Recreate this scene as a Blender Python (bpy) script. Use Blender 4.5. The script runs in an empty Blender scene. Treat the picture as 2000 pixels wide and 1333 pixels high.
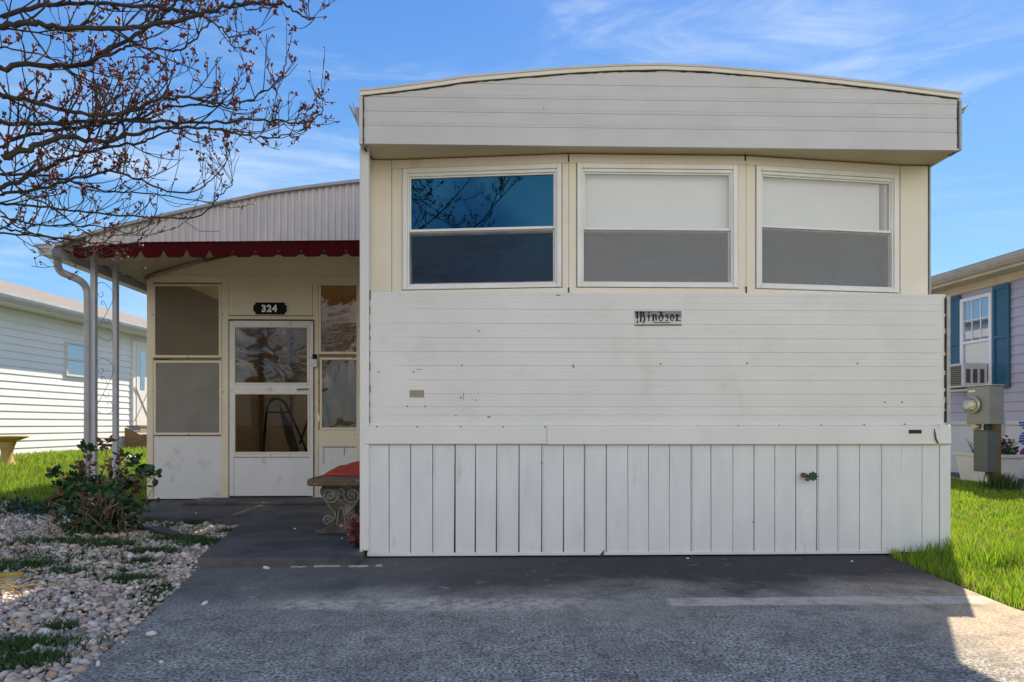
import bpy, math, random
import numpy as np
from mathutils import Vector, Matrix, Quaternion
R = math.radians
C = bpy.context.scene.collection
S = bpy.context.scene
random.seed(7)
rng = np.random.default_rng(7)

# ------------------------------------------------------------------ camera, world, sun, exposure
F = 1300.0; H = 0.826; A = math.atan(35/1300); HY = 830.0; CX = 1000.0   # survey of the photograph: focal length in its pixels, eye height, yaw
cam = bpy.data.cameras.new('camera'); camo = bpy.data.objects.new('camera', cam); C.objects.link(camo)
cam.sensor_width = 36; cam.lens = F/2000*36; cam.shift_y = (HY-666.5)/2000
cam.clip_start = 0.05; cam.clip_end = 3000
camo.location = (0, 0, H); camo.rotation_euler = (R(90), 0, -A)
S.camera = camo

SUN = Vector((0.505, 0.82, 1.0)).normalized()
world = bpy.data.worlds.new("World"); S.world = world; world.use_nodes = True
def build_world():
    nt = world.node_tree; N = nt.nodes; L = nt.links; N.clear()
    out = N.new('ShaderNodeOutputWorld'); bg = N.new('ShaderNodeBackground'); bg.inputs['Strength'].default_value = 0.15
    sky = N.new('ShaderNodeTexSky'); sky.sky_type = 'NISHITA'; sky.sun_disc = False
    sky.sun_elevation = math.asin(SUN.z); sky.sun_rotation = math.atan2(SUN.x, SUN.y)
    sky.air_density = 1.0; sky.dust_density = 0.25; sky.ozone_density = 2.2; sky.altitude = 0
    tc = N.new('ShaderNodeTexCoord'); sep = N.new('ShaderNodeSeparateXYZ'); L.new(tc.outputs['Generated'], sep.inputs[0])
    def sm(v, a, b):
        n = N.new('ShaderNodeMapRange'); n.interpolation_type = 'SMOOTHSTEP'; n.inputs[1].default_value = a; n.inputs[2].default_value = b; L.new(v, n.inputs[0]); return n.outputs[0]
    def mul(a, b):
        n = N.new('ShaderNodeMath'); n.operation = 'MULTIPLY'
        for i, q in enumerate((a, b)):
            if isinstance(q, float): n.inputs[i].default_value = q
            else: L.new(q, n.inputs[i])
        return n.outputs[0]
    def mix(f, a, b):
        n = N.new('ShaderNodeMix'); n.data_type = 'RGBA'
        if isinstance(f, float): n.inputs[0].default_value = f
        else: L.new(f, n.inputs[0])
        for i, q in ((6, a), (7, b)):
            if isinstance(q, tuple): n.inputs[i].default_value = (*q, 1)
            else: L.new(q, n.inputs[i])
        return n.outputs[2]
    ramp = N.new('ShaderNodeValToRGB'); e = ramp.color_ramp.elements; e[0].position = 0.0; e[0].color = (.34,.66,.95,1); e[1].position = .62; e[1].color = (.022,.20,.74,1)
    m_ = e.new(.25); m_.color = (.13,.44,.90,1)
    L.new(sep.outputs[2], ramp.inputs[0])
    sc = N.new('ShaderNodeVectorMath'); sc.operation = 'SCALE'; sc.inputs[3].default_value = 3.35; L.new(ramp.outputs[0], sc.inputs[0])
    base = mix(.80, sky.outputs[0], sc.outputs[0])
    # thin cirrus, drawn out sideways
    mp = N.new('ShaderNodeMapping'); mp.inputs['Scale'].default_value = (1.6, 1.2, 9.0); mp.inputs['Rotation'].default_value = (0, R(3), 0); mp.inputs['Location'].default_value = (3.1, 0.1, 0.2)
    L.new(tc.outputs['Generated'], mp.inputs['Vector'])
    n1 = N.new('ShaderNodeTexNoise'); n1.inputs['Scale'].default_value = 1.3; n1.inputs['Detail'].default_value = 9; n1.inputs['Roughness'].default_value = 0.60; n1.inputs['Distortion'].default_value = 1.1
    L.new(mp.outputs[0], n1.inputs['Vector'])
    bandm = mul(mul(sm(sep.outputs[2], .30, .44), sm(sep.outputs[2], .60, .50)), sm(sep.outputs[0], -.15, .15))
    bo = N.new('ShaderNodeMath'); bo.operation = 'ADD'; L.new(mul(bandm, .075), bo.inputs[0]); L.new(n1.outputs[0], bo.inputs[1])
    c1 = mul(sm(bo.outputs[0], .46, .84), .66)
    col = mix(c1, base, (3.3, 3.75, 4.1))
    # white cloud added behind the camera, out of view, to light the front wall
    ny = N.new('ShaderNodeMath'); ny.operation = 'MULTIPLY'; ny.inputs[1].default_value = -1; L.new(sep.outputs[1], ny.inputs[0])
    n2 = N.new('ShaderNodeTexNoise'); n2.inputs['Scale'].default_value = 2.2; n2.inputs['Detail'].default_value = 6; L.new(tc.outputs['Generated'], n2.inputs['Vector'])
    fill_cloud = mul(mul(sm(ny.outputs[0], .12, .55), sm(sep.outputs[2], .85, .35)), sm(n2.outputs[0], .30, .55))
    col = mix(fill_cloud, col, (6.6, 6.4, 6.1))
    L.new(col, bg.inputs[0]); L.new(bg.outputs[0], out.inputs[0])
build_world()
sl = bpy.data.lights.new('sun', 'SUN'); sl.energy = 5.0; sl.angle = R(0.53); sl.color = (1.0, 0.87, 0.68)
so = bpy.data.objects.new('sun', sl); C.objects.link(so); so.location = (8, 12, 16)
so.rotation_euler = SUN.to_track_quat('Z', 'Y').to_euler()
vs = S.view_settings; vs.view_transform = 'Standard'; vs.look = 'None'; vs.gamma = 1; vs.use_curve_mapping = False; vs.exposure = 0.85
S.cycles.max_bounces = 8; S.cycles.transparent_max_bounces = 12

# ------------------------------------------------------------------ measuring helpers (photo pixel + real distance -> place in the world)
ca, sa = math.cos(A), math.sin(A)
def W(px, py, Y):
    xc = (px-CX)/F; d = Y/(ca - xc*sa)
    return Vector((d*(xc*ca + sa), Y, H + (HY-py)*d/F))
def wx(px, Y): return W(px, HY, Y).x
def wz(px, py, Y): return W(px, py, Y).z
def G(px, py, z=0.0):
    d = (H-z)*F/(py-HY); xc = (px-CX)/F*d
    return Vector((xc*ca + d*sa, d*ca - xc*sa, z))
def D(px, py, d):
    xc = (px-CX)/F*d
    return Vector((xc*ca + d*sa, d*ca - xc*sa, H + (HY-py)*d/F))
def hit(px, py, p0, n):
    v = D(px, py, 1.0) - Vector((0, 0, H)); t = (p0 - Vector((0, 0, H))).dot(n)/v.dot(n)
    return Vector((0, 0, H)) + v*t
def sst(t): t = max(0, min(1, t)); return t*t*(3-2*t)
def gz(x, y):
    return 0.30*sst((-x-3.4)/3.6) + 0.15*sst((x-2.6)/2.0) - 0.012

# ------------------------------------------------------------------ materials
MATS = {}
def nodes_of(name):
    m = bpy.data.materials.new(name); m.use_nodes = True
    nt = m.node_tree; return m, nt, nt.nodes, nt.links, nt.nodes['Principled BSDF']
def mat(name, c1, c2=None, scale=6.0, rough=0.55, metal=0.0, bump=0.0, bscale=60.0, stretch=(1,1,1), lo=0.35, hi=0.7, spec=0.5, c3=None, s3=1.2, lo3=0.55, hi3=0.75, stretch3=(1,1,1)):
    """painted / stone / wood surface: two tones mixed by noise, optionally a third tone of patchy wear, fine bump"""
    if name in MATS: return MATS[name]
    m, nt, N, L, B = nodes_of(name)
    B.inputs['Roughness'].default_value = rough; B.inputs['Metallic'].default_value = metal; B.inputs['Specular IOR Level'].default_value = spec
    tc = N.new('ShaderNodeTexCoord')
    mp = N.new('ShaderNodeMapping'); mp.inputs['Scale'].default_value = stretch; L.new(tc.outputs['Object'], mp.inputs[0])
    col = None
    if c2 is not None:
        n = N.new('ShaderNodeTexNoise'); n.inputs['Scale'].default_value = scale; n.inputs['Detail'].default_value = 6; n.inputs['Roughness'].default_value = .6
        L.new(mp.outputs[0], n.inputs['Vector'])
        r = N.new('ShaderNodeValToRGB'); e = r.color_ramp.elements; e[0].position = lo; e[1].position = hi; e[0].color = (*c1, 1); e[1].color = (*c2, 1)
        L.new(n.outputs[0], r.inputs[0]); col = r.outputs[0]
    else:
        rgb = N.new('ShaderNodeRGB'); rgb.outputs[0].default_value = (*c1, 1); col = rgb.outputs[0]
    if c3 is not None:
        mp3 = N.new('ShaderNodeMapping'); mp3.inputs['Scale'].default_value = stretch3; L.new(tc.outputs['Object'], mp3.inputs[0])
        n3 = N.new('ShaderNodeTexNoise'); n3.inputs['Scale'].default_value = s3; n3.inputs['Detail'].default_value = 8; n3.inputs['Roughness'].default_value = .65
        L.new(mp3.outputs[0], n3.inputs['Vector'])
        r3 = N.new('ShaderNodeValToRGB'); e = r3.color_ramp.elements; e[0].position = lo3; e[1].position = hi3; e[0].color = (0,0,0,1); e[1].color = (1,1,1,1)
        L.new(n3.outputs[0], r3.inputs[0])
        mx = N.new('ShaderNodeMix'); mx.data_type = 'RGBA'; L.new(r3.outputs[0], mx.inputs[0]); L.new(col, mx.inputs[6]); mx.inputs[7].default_value = (*c3, 1)
        col = mx.outputs[2]
    L.new(col, B.inputs['Base Color'])
    if bump:
        nb = N.new('ShaderNodeTexNoise'); nb.inputs['Scale'].default_value = bscale; nb.inputs['Detail'].default_value = 5; L.new(mp.outputs[0], nb.inputs['Vector'])
        bp = N.new('ShaderNodeBump'); bp.inputs['Strength'].default_value = bump; bp.inputs['Distance'].default_value = 0.01
        L.new(nb.outputs[0], bp.inputs['Height']); L.new(bp.outputs[0], B.inputs['Normal'])
    MATS[name] = m; return m
def island_mat(name, cols, rough=0.7, translucent=0.0, bump=0.0, big=None):
    """each blade, leaf or stone gets its own tone; big = (colour, scale, lo, hi) patches"""
    if name in MATS: return MATS[name]
    m, nt, N, L, B = nodes_of(name); B.inputs['Roughness'].default_value = rough
    g = N.new('ShaderNodeNewGeometry'); r = N.new('ShaderNodeValToRGB'); r.color_ramp.interpolation = 'LINEAR'
    e = r.color_ramp.elements
    while len(e) < len(cols): e.new(0.5)
    for i, c in enumerate(cols): e[i].position = i/(len(cols)-1); e[i].color = (*c, 1)
    L.new(g.outputs['Random Per Island'], r.inputs[0]); col = r.outputs[0]
    if big:
        tc = N.new('ShaderNodeTexCoord'); n = N.new('ShaderNodeTexNoise'); n.inputs['Scale'].default_value = big[1]; n.inputs['Detail'].default_value = 3
        L.new(tc.outputs['Object'], n.inputs['Vector'])
        rr = N.new('ShaderNodeValToRGB'); rr.color_ramp.elements[0].position = big[2]; rr.color_ramp.elements[1].position = big[3]
        L.new(n.outputs[0], rr.inputs[0]); mx = N.new('ShaderNodeMix'); mx.data_type = 'RGBA'; L.new(rr.outputs[0], mx.inputs[0]); L.new(col, mx.inputs[6]); mx.inputs[7].default_value = (*big[0], 1); col = mx.outputs[2]
    L.new(col, B.inputs['Base Color'])
    if bump:
        tc = N.new('ShaderNodeTexCoord'); nb = N.new('ShaderNodeTexNoise'); nb.inputs['Scale'].default_value = 90; L.new(tc.outputs['Object'], nb.inputs['Vector'])
        bp = N.new('ShaderNodeBump'); bp.inputs['Strength'].default_value = bump; bp.inputs['Distance'].default_value = .004; L.new(nb.outputs[0], bp.inputs['Height']); L.new(bp.outputs[0], B.inputs['Normal'])
    if translucent:
        t = N.new('ShaderNodeBsdfTranslucent'); L.new(col, t.inputs[0]); ms = N.new('ShaderNodeMixShader'); ms.inputs[0].default_value = translucent
        out = N['Material Output']; L.new(B.outputs[0], ms.inputs[1]); L.new(t.outputs[0], ms.inputs[2]); L.new(ms.outputs[0], out.inputs[0])
    MATS[name] = m; return m
def glass_mat(name, refl=0.2, tint=(.8,.85,.88), wave=0.0, wscale=3.0, rough=0.0, stretch=(1,1,1), gcol=(1,1,1)):
    if name in MATS: return MATS[name]
    m, nt, N, L, B = nodes_of(name); out = N['Material Output']; N.remove(B)
    tr = N.new('ShaderNodeBsdfTransparent'); tr.inputs[0].default_value = (*tint, 1)
    gl = N.new('ShaderNodeBsdfGlossy'); gl.inputs['Roughness'].default_value = rough; gl.inputs[0].default_value = (*gcol, 1)
    fr = N.new('ShaderNodeLayerWeight'); fr.inputs[0].default_value = .08
    ad = N.new('ShaderNodeMath'); ad.operation = 'ADD'; ad.inputs[1].default_value = refl + (.01 if refl > .01 else 0); ad.use_clamp = True; L.new(fr.outputs['Fresnel'], ad.inputs[0])
    ms = N.new('ShaderNodeMixShader'); L.new(ad.outputs[0], ms.inputs[0]); L.new(tr.outputs[0], ms.inputs[1]); L.new(gl.outputs[0], ms.inputs[2]); L.new(ms.outputs[0], out.inputs[0])
    if wave:
        tc = N.new('ShaderNodeTexCoord'); mp = N.new('ShaderNodeMapping'); mp.inputs['Scale'].default_value = stretch; L.new(tc.outputs['Object'], mp.inputs[0])
        n = N.new('ShaderNodeTexNoise'); n.inputs['Scale'].default_value = wscale; n.inputs['Detail'].default_value = 2.5; n.inputs['Distortion'].default_value = 1.6
        L.new(mp.outputs[0], n.inputs[0]); bp = N.new('ShaderNodeBump'); bp.inputs['Strength'].default_value = wave; bp.inputs['Distance'].default_value = .05
        L.new(n.outputs[0], bp.inputs['Height']); L.new(bp.outputs[0], gl.inputs['Normal'])
    MATS[name] = m; return m
def screen_mat(name, col, dens):
    if name in MATS: return MATS[name]
    m, nt, N, L, B = nodes_of(name); out = N['Material Output']
    tc = N.new('ShaderNodeTexCoord'); n = N.new('ShaderNodeTexNoise'); n.inputs['Scale'].default_value = 4; n.inputs['Detail'].default_value = 3; L.new(tc.outputs['Object'], n.inputs[0])
    mr = N.new('ShaderNodeMapRange'); mr.inputs[1].default_value = .3; mr.inputs[2].default_value = .7; mr.inputs[3].default_value = dens-.12; mr.inputs[4].default_value = min(1, dens+.1); L.new(n.outputs[0], mr.inputs[0])
    B.inputs['Base Color'].default_value = (*col, 1); B.inputs['Roughness'].default_value = .8
    tr = N.new('ShaderNodeBsdfTransparent'); ms = N.new('ShaderNodeMixShader'); L.new(mr.outputs[0], ms.inputs[0]); L.new(tr.outputs[0], ms.inputs[1]); L.new(B.outputs[0], ms.inputs[2]); L.new(ms.outputs[0], out.inputs[0])
    MATS[name] = m; return m

WHITE = mat('aged_white_siding_paint', (.72,.70,.65), (.66,.645,.60), scale=3.0, rough=.42, bump=.25, bscale=3.5, c3=(.60,.575,.51), s3=2.6, lo3=.56, hi3=.85, stretch3=(1.4,1,1.4))
FASC = mat('weathered_fascia_paint', (.60,.585,.55), (.54,.53,.50), scale=4.0, rough=.45, bump=.22, bscale=3.5, c3=(.47,.455,.42), s3=2.0, lo3=.55, hi3=.85, stretch3=(1,1,3))
SKIRT = mat('skirting_white_paint', (.70,.70,.69), (.62,.625,.62), scale=2.5, rough=.42, bump=.22, bscale=5, stretch=(3,1,1), c3=(.45,.44,.41), s3=3.5, lo3=.62, hi3=.86, stretch3=(3,1,.6))
CREAM = mat('cream_trim_paint', (.79,.73,.60), (.75,.68,.51), scale=3.5, rough=.55, bump=.05, bscale=30, c3=(.52,.40,.22), s3=2.4, lo3=.62, hi3=.85, stretch3=(1.4,1,.8))
SOFF = mat('soffit_cream_paint', (.62,.53,.36), (.56,.47,.30), scale=2.5, rough=.6, bump=.04, bscale=20)
VINYL = mat('white_window_vinyl', (.80,.79,.75), (.72,.70,.63), scale=5, rough=.4, bump=.02, bscale=30)
DARK = mat('dark_gap', (.035,.03,.025), rough=.9)
RUST = mat('dark_screw_head', (.06,.05,.045), (.13,.07,.04), scale=80, rough=.6)
PORCHW = mat('porch_white_paint', (.74,.66,.49), (.69,.60,.41), scale=3, rough=.5, bump=.04, bscale=20, c3=(.50,.44,.31), s3=2.0, lo3=.6, hi3=.85)
KICK = mat('porch_kick_panel_paint', (.70,.69,.66), (.66,.65,.63), scale=3, rough=.5, bump=.05, bscale=25, c3=(.34,.33,.31), s3=5.5, lo3=.56, hi3=.80, stretch3=(1,1,1))
CORR = mat('corrugated_porch_sheet', (.56,.52,.51), (.50,.47,.46), scale=4, rough=.45, c3=(.42,.40,.39), s3=6, stretch3=(5,1,.4))
BURG = mat('burgundy_valance', (.06,.0018,.002), (.042,.0015,.002), scale=8, rough=.8, spec=.1)
GREYM = mat('grey_gutter_paint', (.40,.40,.41), (.34,.34,.34), scale=9, rough=.4, c3=(.25,.24,.22), s3=3)
POST = mat('pale_grey_post_paint', (.48,.50,.52), (.42,.43,.44), scale=7, rough=.4, c3=(.3,.29,.27), s3=6)
IRON = mat('thin_grey_wrought_iron', (.22,.23,.24), rough=.5, metal=.3)
BLACK = mat('black_enamel', (.008,.008,.009), rough=.6, spec=.15)
LETTER = mat('white_lettering', (.85,.83,.76), rough=.4)
WOODD = mat('brown_stained_trim', (.16,.09,.04), (.10,.055,.025), scale=5, rough=.6, stretch=(1,1,6))
INT = mat('dim_room_paint', (.22,.18,.13), (.16,.13,.09), scale=1.5, rough=.8)
INTP = mat('porch_room_paint', (.44,.38,.29), (.34,.29,.22), scale=1.2, rough=.8)
BLIND = mat('white_roller_blind', (.74,.745,.73), (.69,.695,.68), scale=3, rough=.7, bump=.03, bscale=200)
ROOFM = mat('pale_roof_coating', (.6,.6,.58), (.5,.5,.48), scale=3, rough=.6)

# ------------------------------------------------------------------ mesh collector
class MB:
    def __init__(s): s.v = []; s.f = []; s.M = Matrix.Identity(4)
    def add(s, vs_, fs_):
        o = len(s.v); s.v += [tuple(s.M @ Vector(v)) for v in vs_]; s.f += [tuple(i+o for i in f) for f in fs_]; return s
    def box(s, a, b):
        x0,y0,z0 = [min(p,q) for p,q in zip(a,b)]; x1,y1,z1 = [max(p,q) for p,q in zip(a,b)]
        return s.add([(x0,y0,z0),(x1,y0,z0),(x1,y1,z0),(x0,y1,z0),(x0,y0,z1),(x1,y0,z1),(x1,y1,z1),(x0,y1,z1)],
                     [(0,3,2,1),(4,5,6,7),(0,1,5,4),(1,2,6,5),(2,3,7,6),(3,0,4,7)])
    def prism(s, poly, axis, a, b):      # polygon in the other two axes, extruded along axis
        def P(p, t): return (t,p[0],p[1]) if axis=='x' else ((p[0],t,p[1]) if axis=='y' else (p[0],p[1],t))
        n = len(poly); vs_ = [P(p,a) for p in poly]+[P(p,b) for p in poly]
        fs_ = [tuple(range(n)), tuple(range(2*n-1,n-1,-1))]+[(i,i+n,(i+1)%n+n,(i+1)%n) for i in range(n)]
        return s.add(vs_, fs_)
    def tube(s, pts, r, n=6, cap=True):
        pts = [Vector(p) for p in pts]; m = len(pts)
        rs = r if isinstance(r, (list, tuple)) else [r]*m
        vs_ = []; up = None
        for i, p in enumerate(pts):
            t = (pts[min(i+1,m-1)]-pts[max(i-1,0)])
            t = t.normalized() if t.length > 1e-9 else Vector((0,0,1))
            if up is None:
                up = Vector((0,0,1)) if abs(t.z) < .9 else Vector((1,0,0))
            a = t.cross(up)
            a = a.normalized() if a.length > 1e-6 else t.orthogonal().normalized()
            b = t.cross(a).normalized(); up = -b if (-b).dot(up) > 0 else b
            for k in range(n):
                q = 2*math.pi*k/n; vs_.append(p + a*(rs[i]*math.cos(q)) + b*(rs[i]*math.sin(q)))
        fs_ = [(i*n+k, i*n+(k+1)%n, (i+1)*n+(k+1)%n, (i+1)*n+k) for i in range(m-1) for k in range(n)]
        if cap: fs_ += [tuple(range(n-1,-1,-1)), tuple(range((m-1)*n, m*n))]
        return s.add(vs_, fs_)
    def lathe(s, prof, c, n=20):          # prof: (r, z)
        vs_ = []; 
        for r_, z in prof:
            for k in range(n): q = 2*math.pi*k/n; vs_.append((c[0]+r_*math.cos(q), c[1]+r_*math.sin(q), c[2]+z))
        m = len(prof)
        fs_ = [(i*n+k, i*n+(k+1)%n, (i+1)*n+(k+1)%n, (i+1)*n+k) for i in range(m-1) for k in range(n)]
        fs_ += [tuple(range(n-1,-1,-1)), tuple(range((m-1)*n, m*n))]
        return s.add(vs_, fs_)
    def quad(s, a, b, c, d): return s.add([a,b,c,d], [(0,1,2,3)])
    def build(s, name, m, parent=None, smooth=False, bevel=0.0):
        me = bpy.data.meshes.new(name); me.from_pydata(s.v, [], s.f); me.update()
        import bmesh
        bm = bmesh.new(); bm.from_mesh(me); bmesh.ops.recalc_face_normals(bm, faces=bm.faces); bm.to_mesh(me); bm.free()
        me.materials.append(m)
        if smooth: me.polygons.foreach_set('use_smooth', [True]*len(me.polygons))
        o = bpy.data.objects.new(name, me); C.objects.link(o)
        if bevel:
            md = o.modifiers.new('bevel', 'BEVEL'); md.width = bevel; md.segments = 2; md.limit_method = 'ANGLE'; md.angle_limit = R(40)
            md.harden_normals = False
        if parent is not None: attach(o, parent)
        return o
def wmat(o):
    m = Matrix.LocRotScale(o.location, o.rotation_euler, o.scale)
    return (wmat(o.parent) @ o.matrix_parent_inverse @ m) if o.parent else m
def attach(o, p): o.parent = p; o.matrix_parent_inverse = wmat(p).inverted()
def tag(o, label=None, cat=None, group=None, kind=None):
    if label: o['label'] = label
    if cat: o['category'] = cat
    if group: o['group'] = group
    if kind: o['kind'] = kind
    return o
def thing(name, label, cat, loc=(0,0,0), group=None):
    o = bpy.data.objects.new(name, None); C.objects.link(o); o.location = loc; o.empty_display_size = .1
    return tag(o, label, cat, group)
def box(name, m, p, a, b, bevel=0.0): return MB().box(a, b).build(name, m, p, bevel=bevel)
def raw(name, V, Fc, m, smooth=False, parent=None):   # numpy mesh; Fc: (n, k) one face size
    V = np.asarray(V, dtype=np.float32); Fc = np.asarray(Fc, dtype=np.int32); n, k = Fc.shape
    me = bpy.data.meshes.new(name); me.vertices.add(len(V)); me.vertices.foreach_set('co', V.ravel())
    me.loops.add(n*k); me.loops.foreach_set('vertex_index', Fc.ravel()); me.polygons.add(n)
    me.polygons.foreach_set('loop_start', np.arange(0, n*k, k, dtype=np.int32)); me.polygons.foreach_set('loop_total', np.full(n, k, dtype=np.int32))
    me.polygons.foreach_set('use_smooth', np.full(n, smooth)); me.update(calc_edges=True); me.materials.append(m)
    o = bpy.data.objects.new(name, me); C.objects.link(o)
    if parent is not None: attach(o, parent)
    return o

# ------------------------------------------------------------------ ground, driveway, walk, street
def concrete_material():
    m, nt, N, L, B = nodes_of('weathered_concrete'); B.inputs['Roughness'].default_value = .85; B.inputs['Specular IOR Level'].default_value = .3
    tc = N.new('ShaderNodeTexCoord'); sep = N.new('ShaderNodeSeparateXYZ'); L.new(tc.outputs['Object'], sep.inputs[0])
    def noise(sc, det=6, ro=.6, dist=0, st=None):
        n = N.new('ShaderNodeTexNoise'); n.inputs['Scale'].default_value = sc; n.inputs['Detail'].default_value = det; n.inputs['Roughness'].default_value = ro; n.inputs['Distortion'].default_value = dist
        if st:
            mp = N.new('ShaderNodeMapping'); mp.inputs['Scale'].default_value = st; L.new(tc.outputs['Object'], mp.inputs[0]); L.new(mp.outputs[0], n.inputs[0])
        else: L.new(tc.outputs['Object'], n.inputs[0])
        return n.outputs[0]
    def ramp(f, a, b, ca_=(0,0,0), cb=(1,1,1)):
        r = N.new('ShaderNodeValToRGB'); e = r.color_ramp.elements; e[0].position = a; e[1].position = b; e[0].color = (*ca_, 1); e[1].color = (*cb, 1); L.new(f, r.inputs[0]); return r.outputs[0]
    def mth(op, a, b=None, clamp=False):
        n = N.new('ShaderNodeMath'); n.operation = op; n.use_clamp = clamp
        for i, q in enumerate((a, b)):
            if q is None: continue
            if isinstance(q, (int, float)): n.inputs[i].default_value = q
            else: L.new(q, n.inputs[i])
        return n.outputs[0]
    def mix(f, a, b):
        n = N.new('ShaderNodeMix'); n.data_type = 'RGBA'; L.new(f, n.inputs[0])
        for i, q in ((6, a), (7, b)):
            if isinstance(q, tuple): n.inputs[i].default_value = (*q, 1)
            else: L.new(q, n.inputs[i])
        return n.outputs[2]
    def sm(v, a, b):
        n = N.new('ShaderNodeMapRange'); n.interpolation_type = 'SMOOTHSTEP'; n.inputs[1].default_value = a; n.inputs[2].default_value = b; L.new(v, n.inputs[0]); return n.outputs[0]
    X, Y = sep.outputs[0], sep.outputs[1]
    base = ramp(noise(1.6, 8, .62, .4), .28, .70, (.22,.205,.165), (.42,.385,.31))
    sun_edge = sm(X, 1.5, 2.25)   # sunlit tan painted into the grass-side edge, where the grit also fades
    base = mix(mth('MULTIPLY', sun_edge, .8), base, (.52,.37,.225))
    # exposed aggregate: dark and pale grit where the cement skin has worn off
    grit = noise(78, 3, .65); worn = mth('MULTIPLY', sm(mth('ADD', Y, mth('MULTIPLY', noise(1.3, 5, .6), -3.0)), 2.1, .6), mth('SUBTRACT', 1.0, mth('MULTIPLY', sun_edge, .75)))   # more worn towards the street
    g1 = ramp(grit, .46, .52)
    col = mix(mth('MULTIPLY', mth('SUBTRACT', 1.0, g1), mth('ADD', .40, mth('MULTIPLY', worn, .5))), base, (.055,.05,.046))
    patch = ramp(noise(3.2, 6, .7, .8), .36, .64)     # the wear is blotchy: scoured areas beside smoother ones
    worn = mth('MULTIPLY', worn, mth('ADD', .35, mth('MULTIPLY', patch, .75)))
    g2 = mth('MULTIPLY', ramp(noise(88, 3, .7), .50, .56), ramp(noise(14, 5, .75), .38, .60))
    col = mix(mth('MULTIPLY', g2, mth('ADD', .18, mth('MULTIPLY', worn, .80))), col, (.68,.65,.58))
    # damp dark stain along the skirting and a few oily blotches
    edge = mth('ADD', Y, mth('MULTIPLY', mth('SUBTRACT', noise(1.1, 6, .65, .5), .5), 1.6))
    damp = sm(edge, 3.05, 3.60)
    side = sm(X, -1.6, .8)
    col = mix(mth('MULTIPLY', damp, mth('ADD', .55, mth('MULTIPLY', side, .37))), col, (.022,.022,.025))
    blot = ramp(noise(.9, 5, .6, 1.0), .60, .74)
    col = mix(mth('MULTIPLY', blot, .55), col, (.06,.057,.055))
    # paler strip across the slab
    yy = mth('ADD', Y, mth('MULTIPLY', mth('SUBTRACT', noise(5, 4, .6), .5), .06))
    band = mth('MULTIPLY', sm(yy, 3.00, 3.03), sm(yy, 3.17, 3.14))
    xr = mth('ADD', X, mth('MULTIPLY', mth('SUBTRACT', noise(3, 4, .6), .5), .15))
    right = mth('MULTIPLY', sm(xr, .80, .84), mth('ADD', .6, mth('MULTIPLY', sm(noise(30, 5, .75), .36, .50), .4)))
    left = mth('MULTIPLY', sm(xr, -1.15, -.85), sm(xr, .75, .1))
    yl = mth('ADD', Y, mth('MULTIPLY', mth('SUBTRACT', noise(2.4, 6, .7), .5), .22))
    bandl = mth('MULTIPLY', mth('MULTIPLY', sm(yl, 2.93, 3.02), sm(yl, 3.20, 3.12)), sm(noise(22, 5, .7), .38, .56))
    col = mix(mth('ADD', mth('MULTIPLY', band, right), mth('MULTIPLY', bandl, left), True), col, (.54,.46,.36))
    # rust coloured leaf stains
    col = mix(mth('MULTIPLY', ramp(noise(4.5, 4, .6, .3), .66, .72), .5), col, (.10,.065,.04))
    col = mix(mth('MULTIPLY', ramp(noise(6.5, 7, .72, .6), .50, .62), .42), col, (.075,.07,.062))    # mottled dark weathering
    col = mix(mth('MULTIPLY', ramp(noise(9.0, 6, .7, .3), .60, .70), .35), col, (.50,.46,.39))
    L.new(col, B.inputs['Base Color'])
    bp = N.new('ShaderNodeBump'); bp.inputs['Strength'].default_value = .30; bp.inputs['Distance'].default_value = .004
    L.new(mth('ADD', grit, mth('MULTIPLY', noise(7, 5, .6), .6)), bp.inputs['Height']); L.new(bp.outputs[0], B.inputs['Normal'])
    return m
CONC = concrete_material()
WALK = mat('damp_dark_walk_concrete', (.032,.033,.036), (.075,.07,.064), scale=3.2, rough=.75, bump=.3, bscale=70, c3=(.15,.135,.11), s3=1.9, lo3=.44, hi3=.72)
SOIL = mat('dark_garden_soil', (.055,.045,.032), (.09,.075,.05), scale=9, rough=.95, bump=.5, bscale=40, c3=(.035,.07,.015), s3=1.6, lo3=.5, hi3=.6)
ASPH = mat('street_paving', (.24,.22,.20), (.30,.28,.25), scale=4, rough=.9, bump=.4, bscale=120)

def ground():
    xs = np.unique(np.concatenate([[-1500,-400,-120,-60], np.arange(-30,30.1,.6), [60,120,400,1500]])); ys = np.unique(np.concatenate([[-400,-120,-50], np.arange(-16,30,.6), [40,80,200,600,1800]]))
    V = []; Fc = []
    for y in ys:
        for x in xs: V.append((x, y, gz(x, y) - .01))
    nx = len(xs)
    for j in range(len(ys)-1):
        for i in range(nx-1): Fc.append((j*nx+i, j*nx+i+1, (j+1)*nx+i+1, (j+1)*nx+i))
    o = raw('ground', V, Fc, SOIL, True); tag(o, kind='structure')
ground()
dl = [G(412,1093), G(395,1104), G(340,1155), G(255,1235), G(130,1333)]
dl = [(p.x, p.y) for p in dl]; dl = [(dl[0][0]+.25, 4.35)] + dl + [(-1.25,.8), (-1.2,-1), (-1.2,-5)]
dr = [(2.75,-5), (2.6,-1), (2.45,1.2), (2.40,2.3), (2.34,2.95), (2.40,3.55), (2.47,4.05), (2.5,4.35)]
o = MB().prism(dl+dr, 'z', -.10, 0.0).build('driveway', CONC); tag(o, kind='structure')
o = MB().box((-200,-13,-.1), (200,-5.0,-.008)).build('street', ASPH); tag(o, kind='structure')
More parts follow.
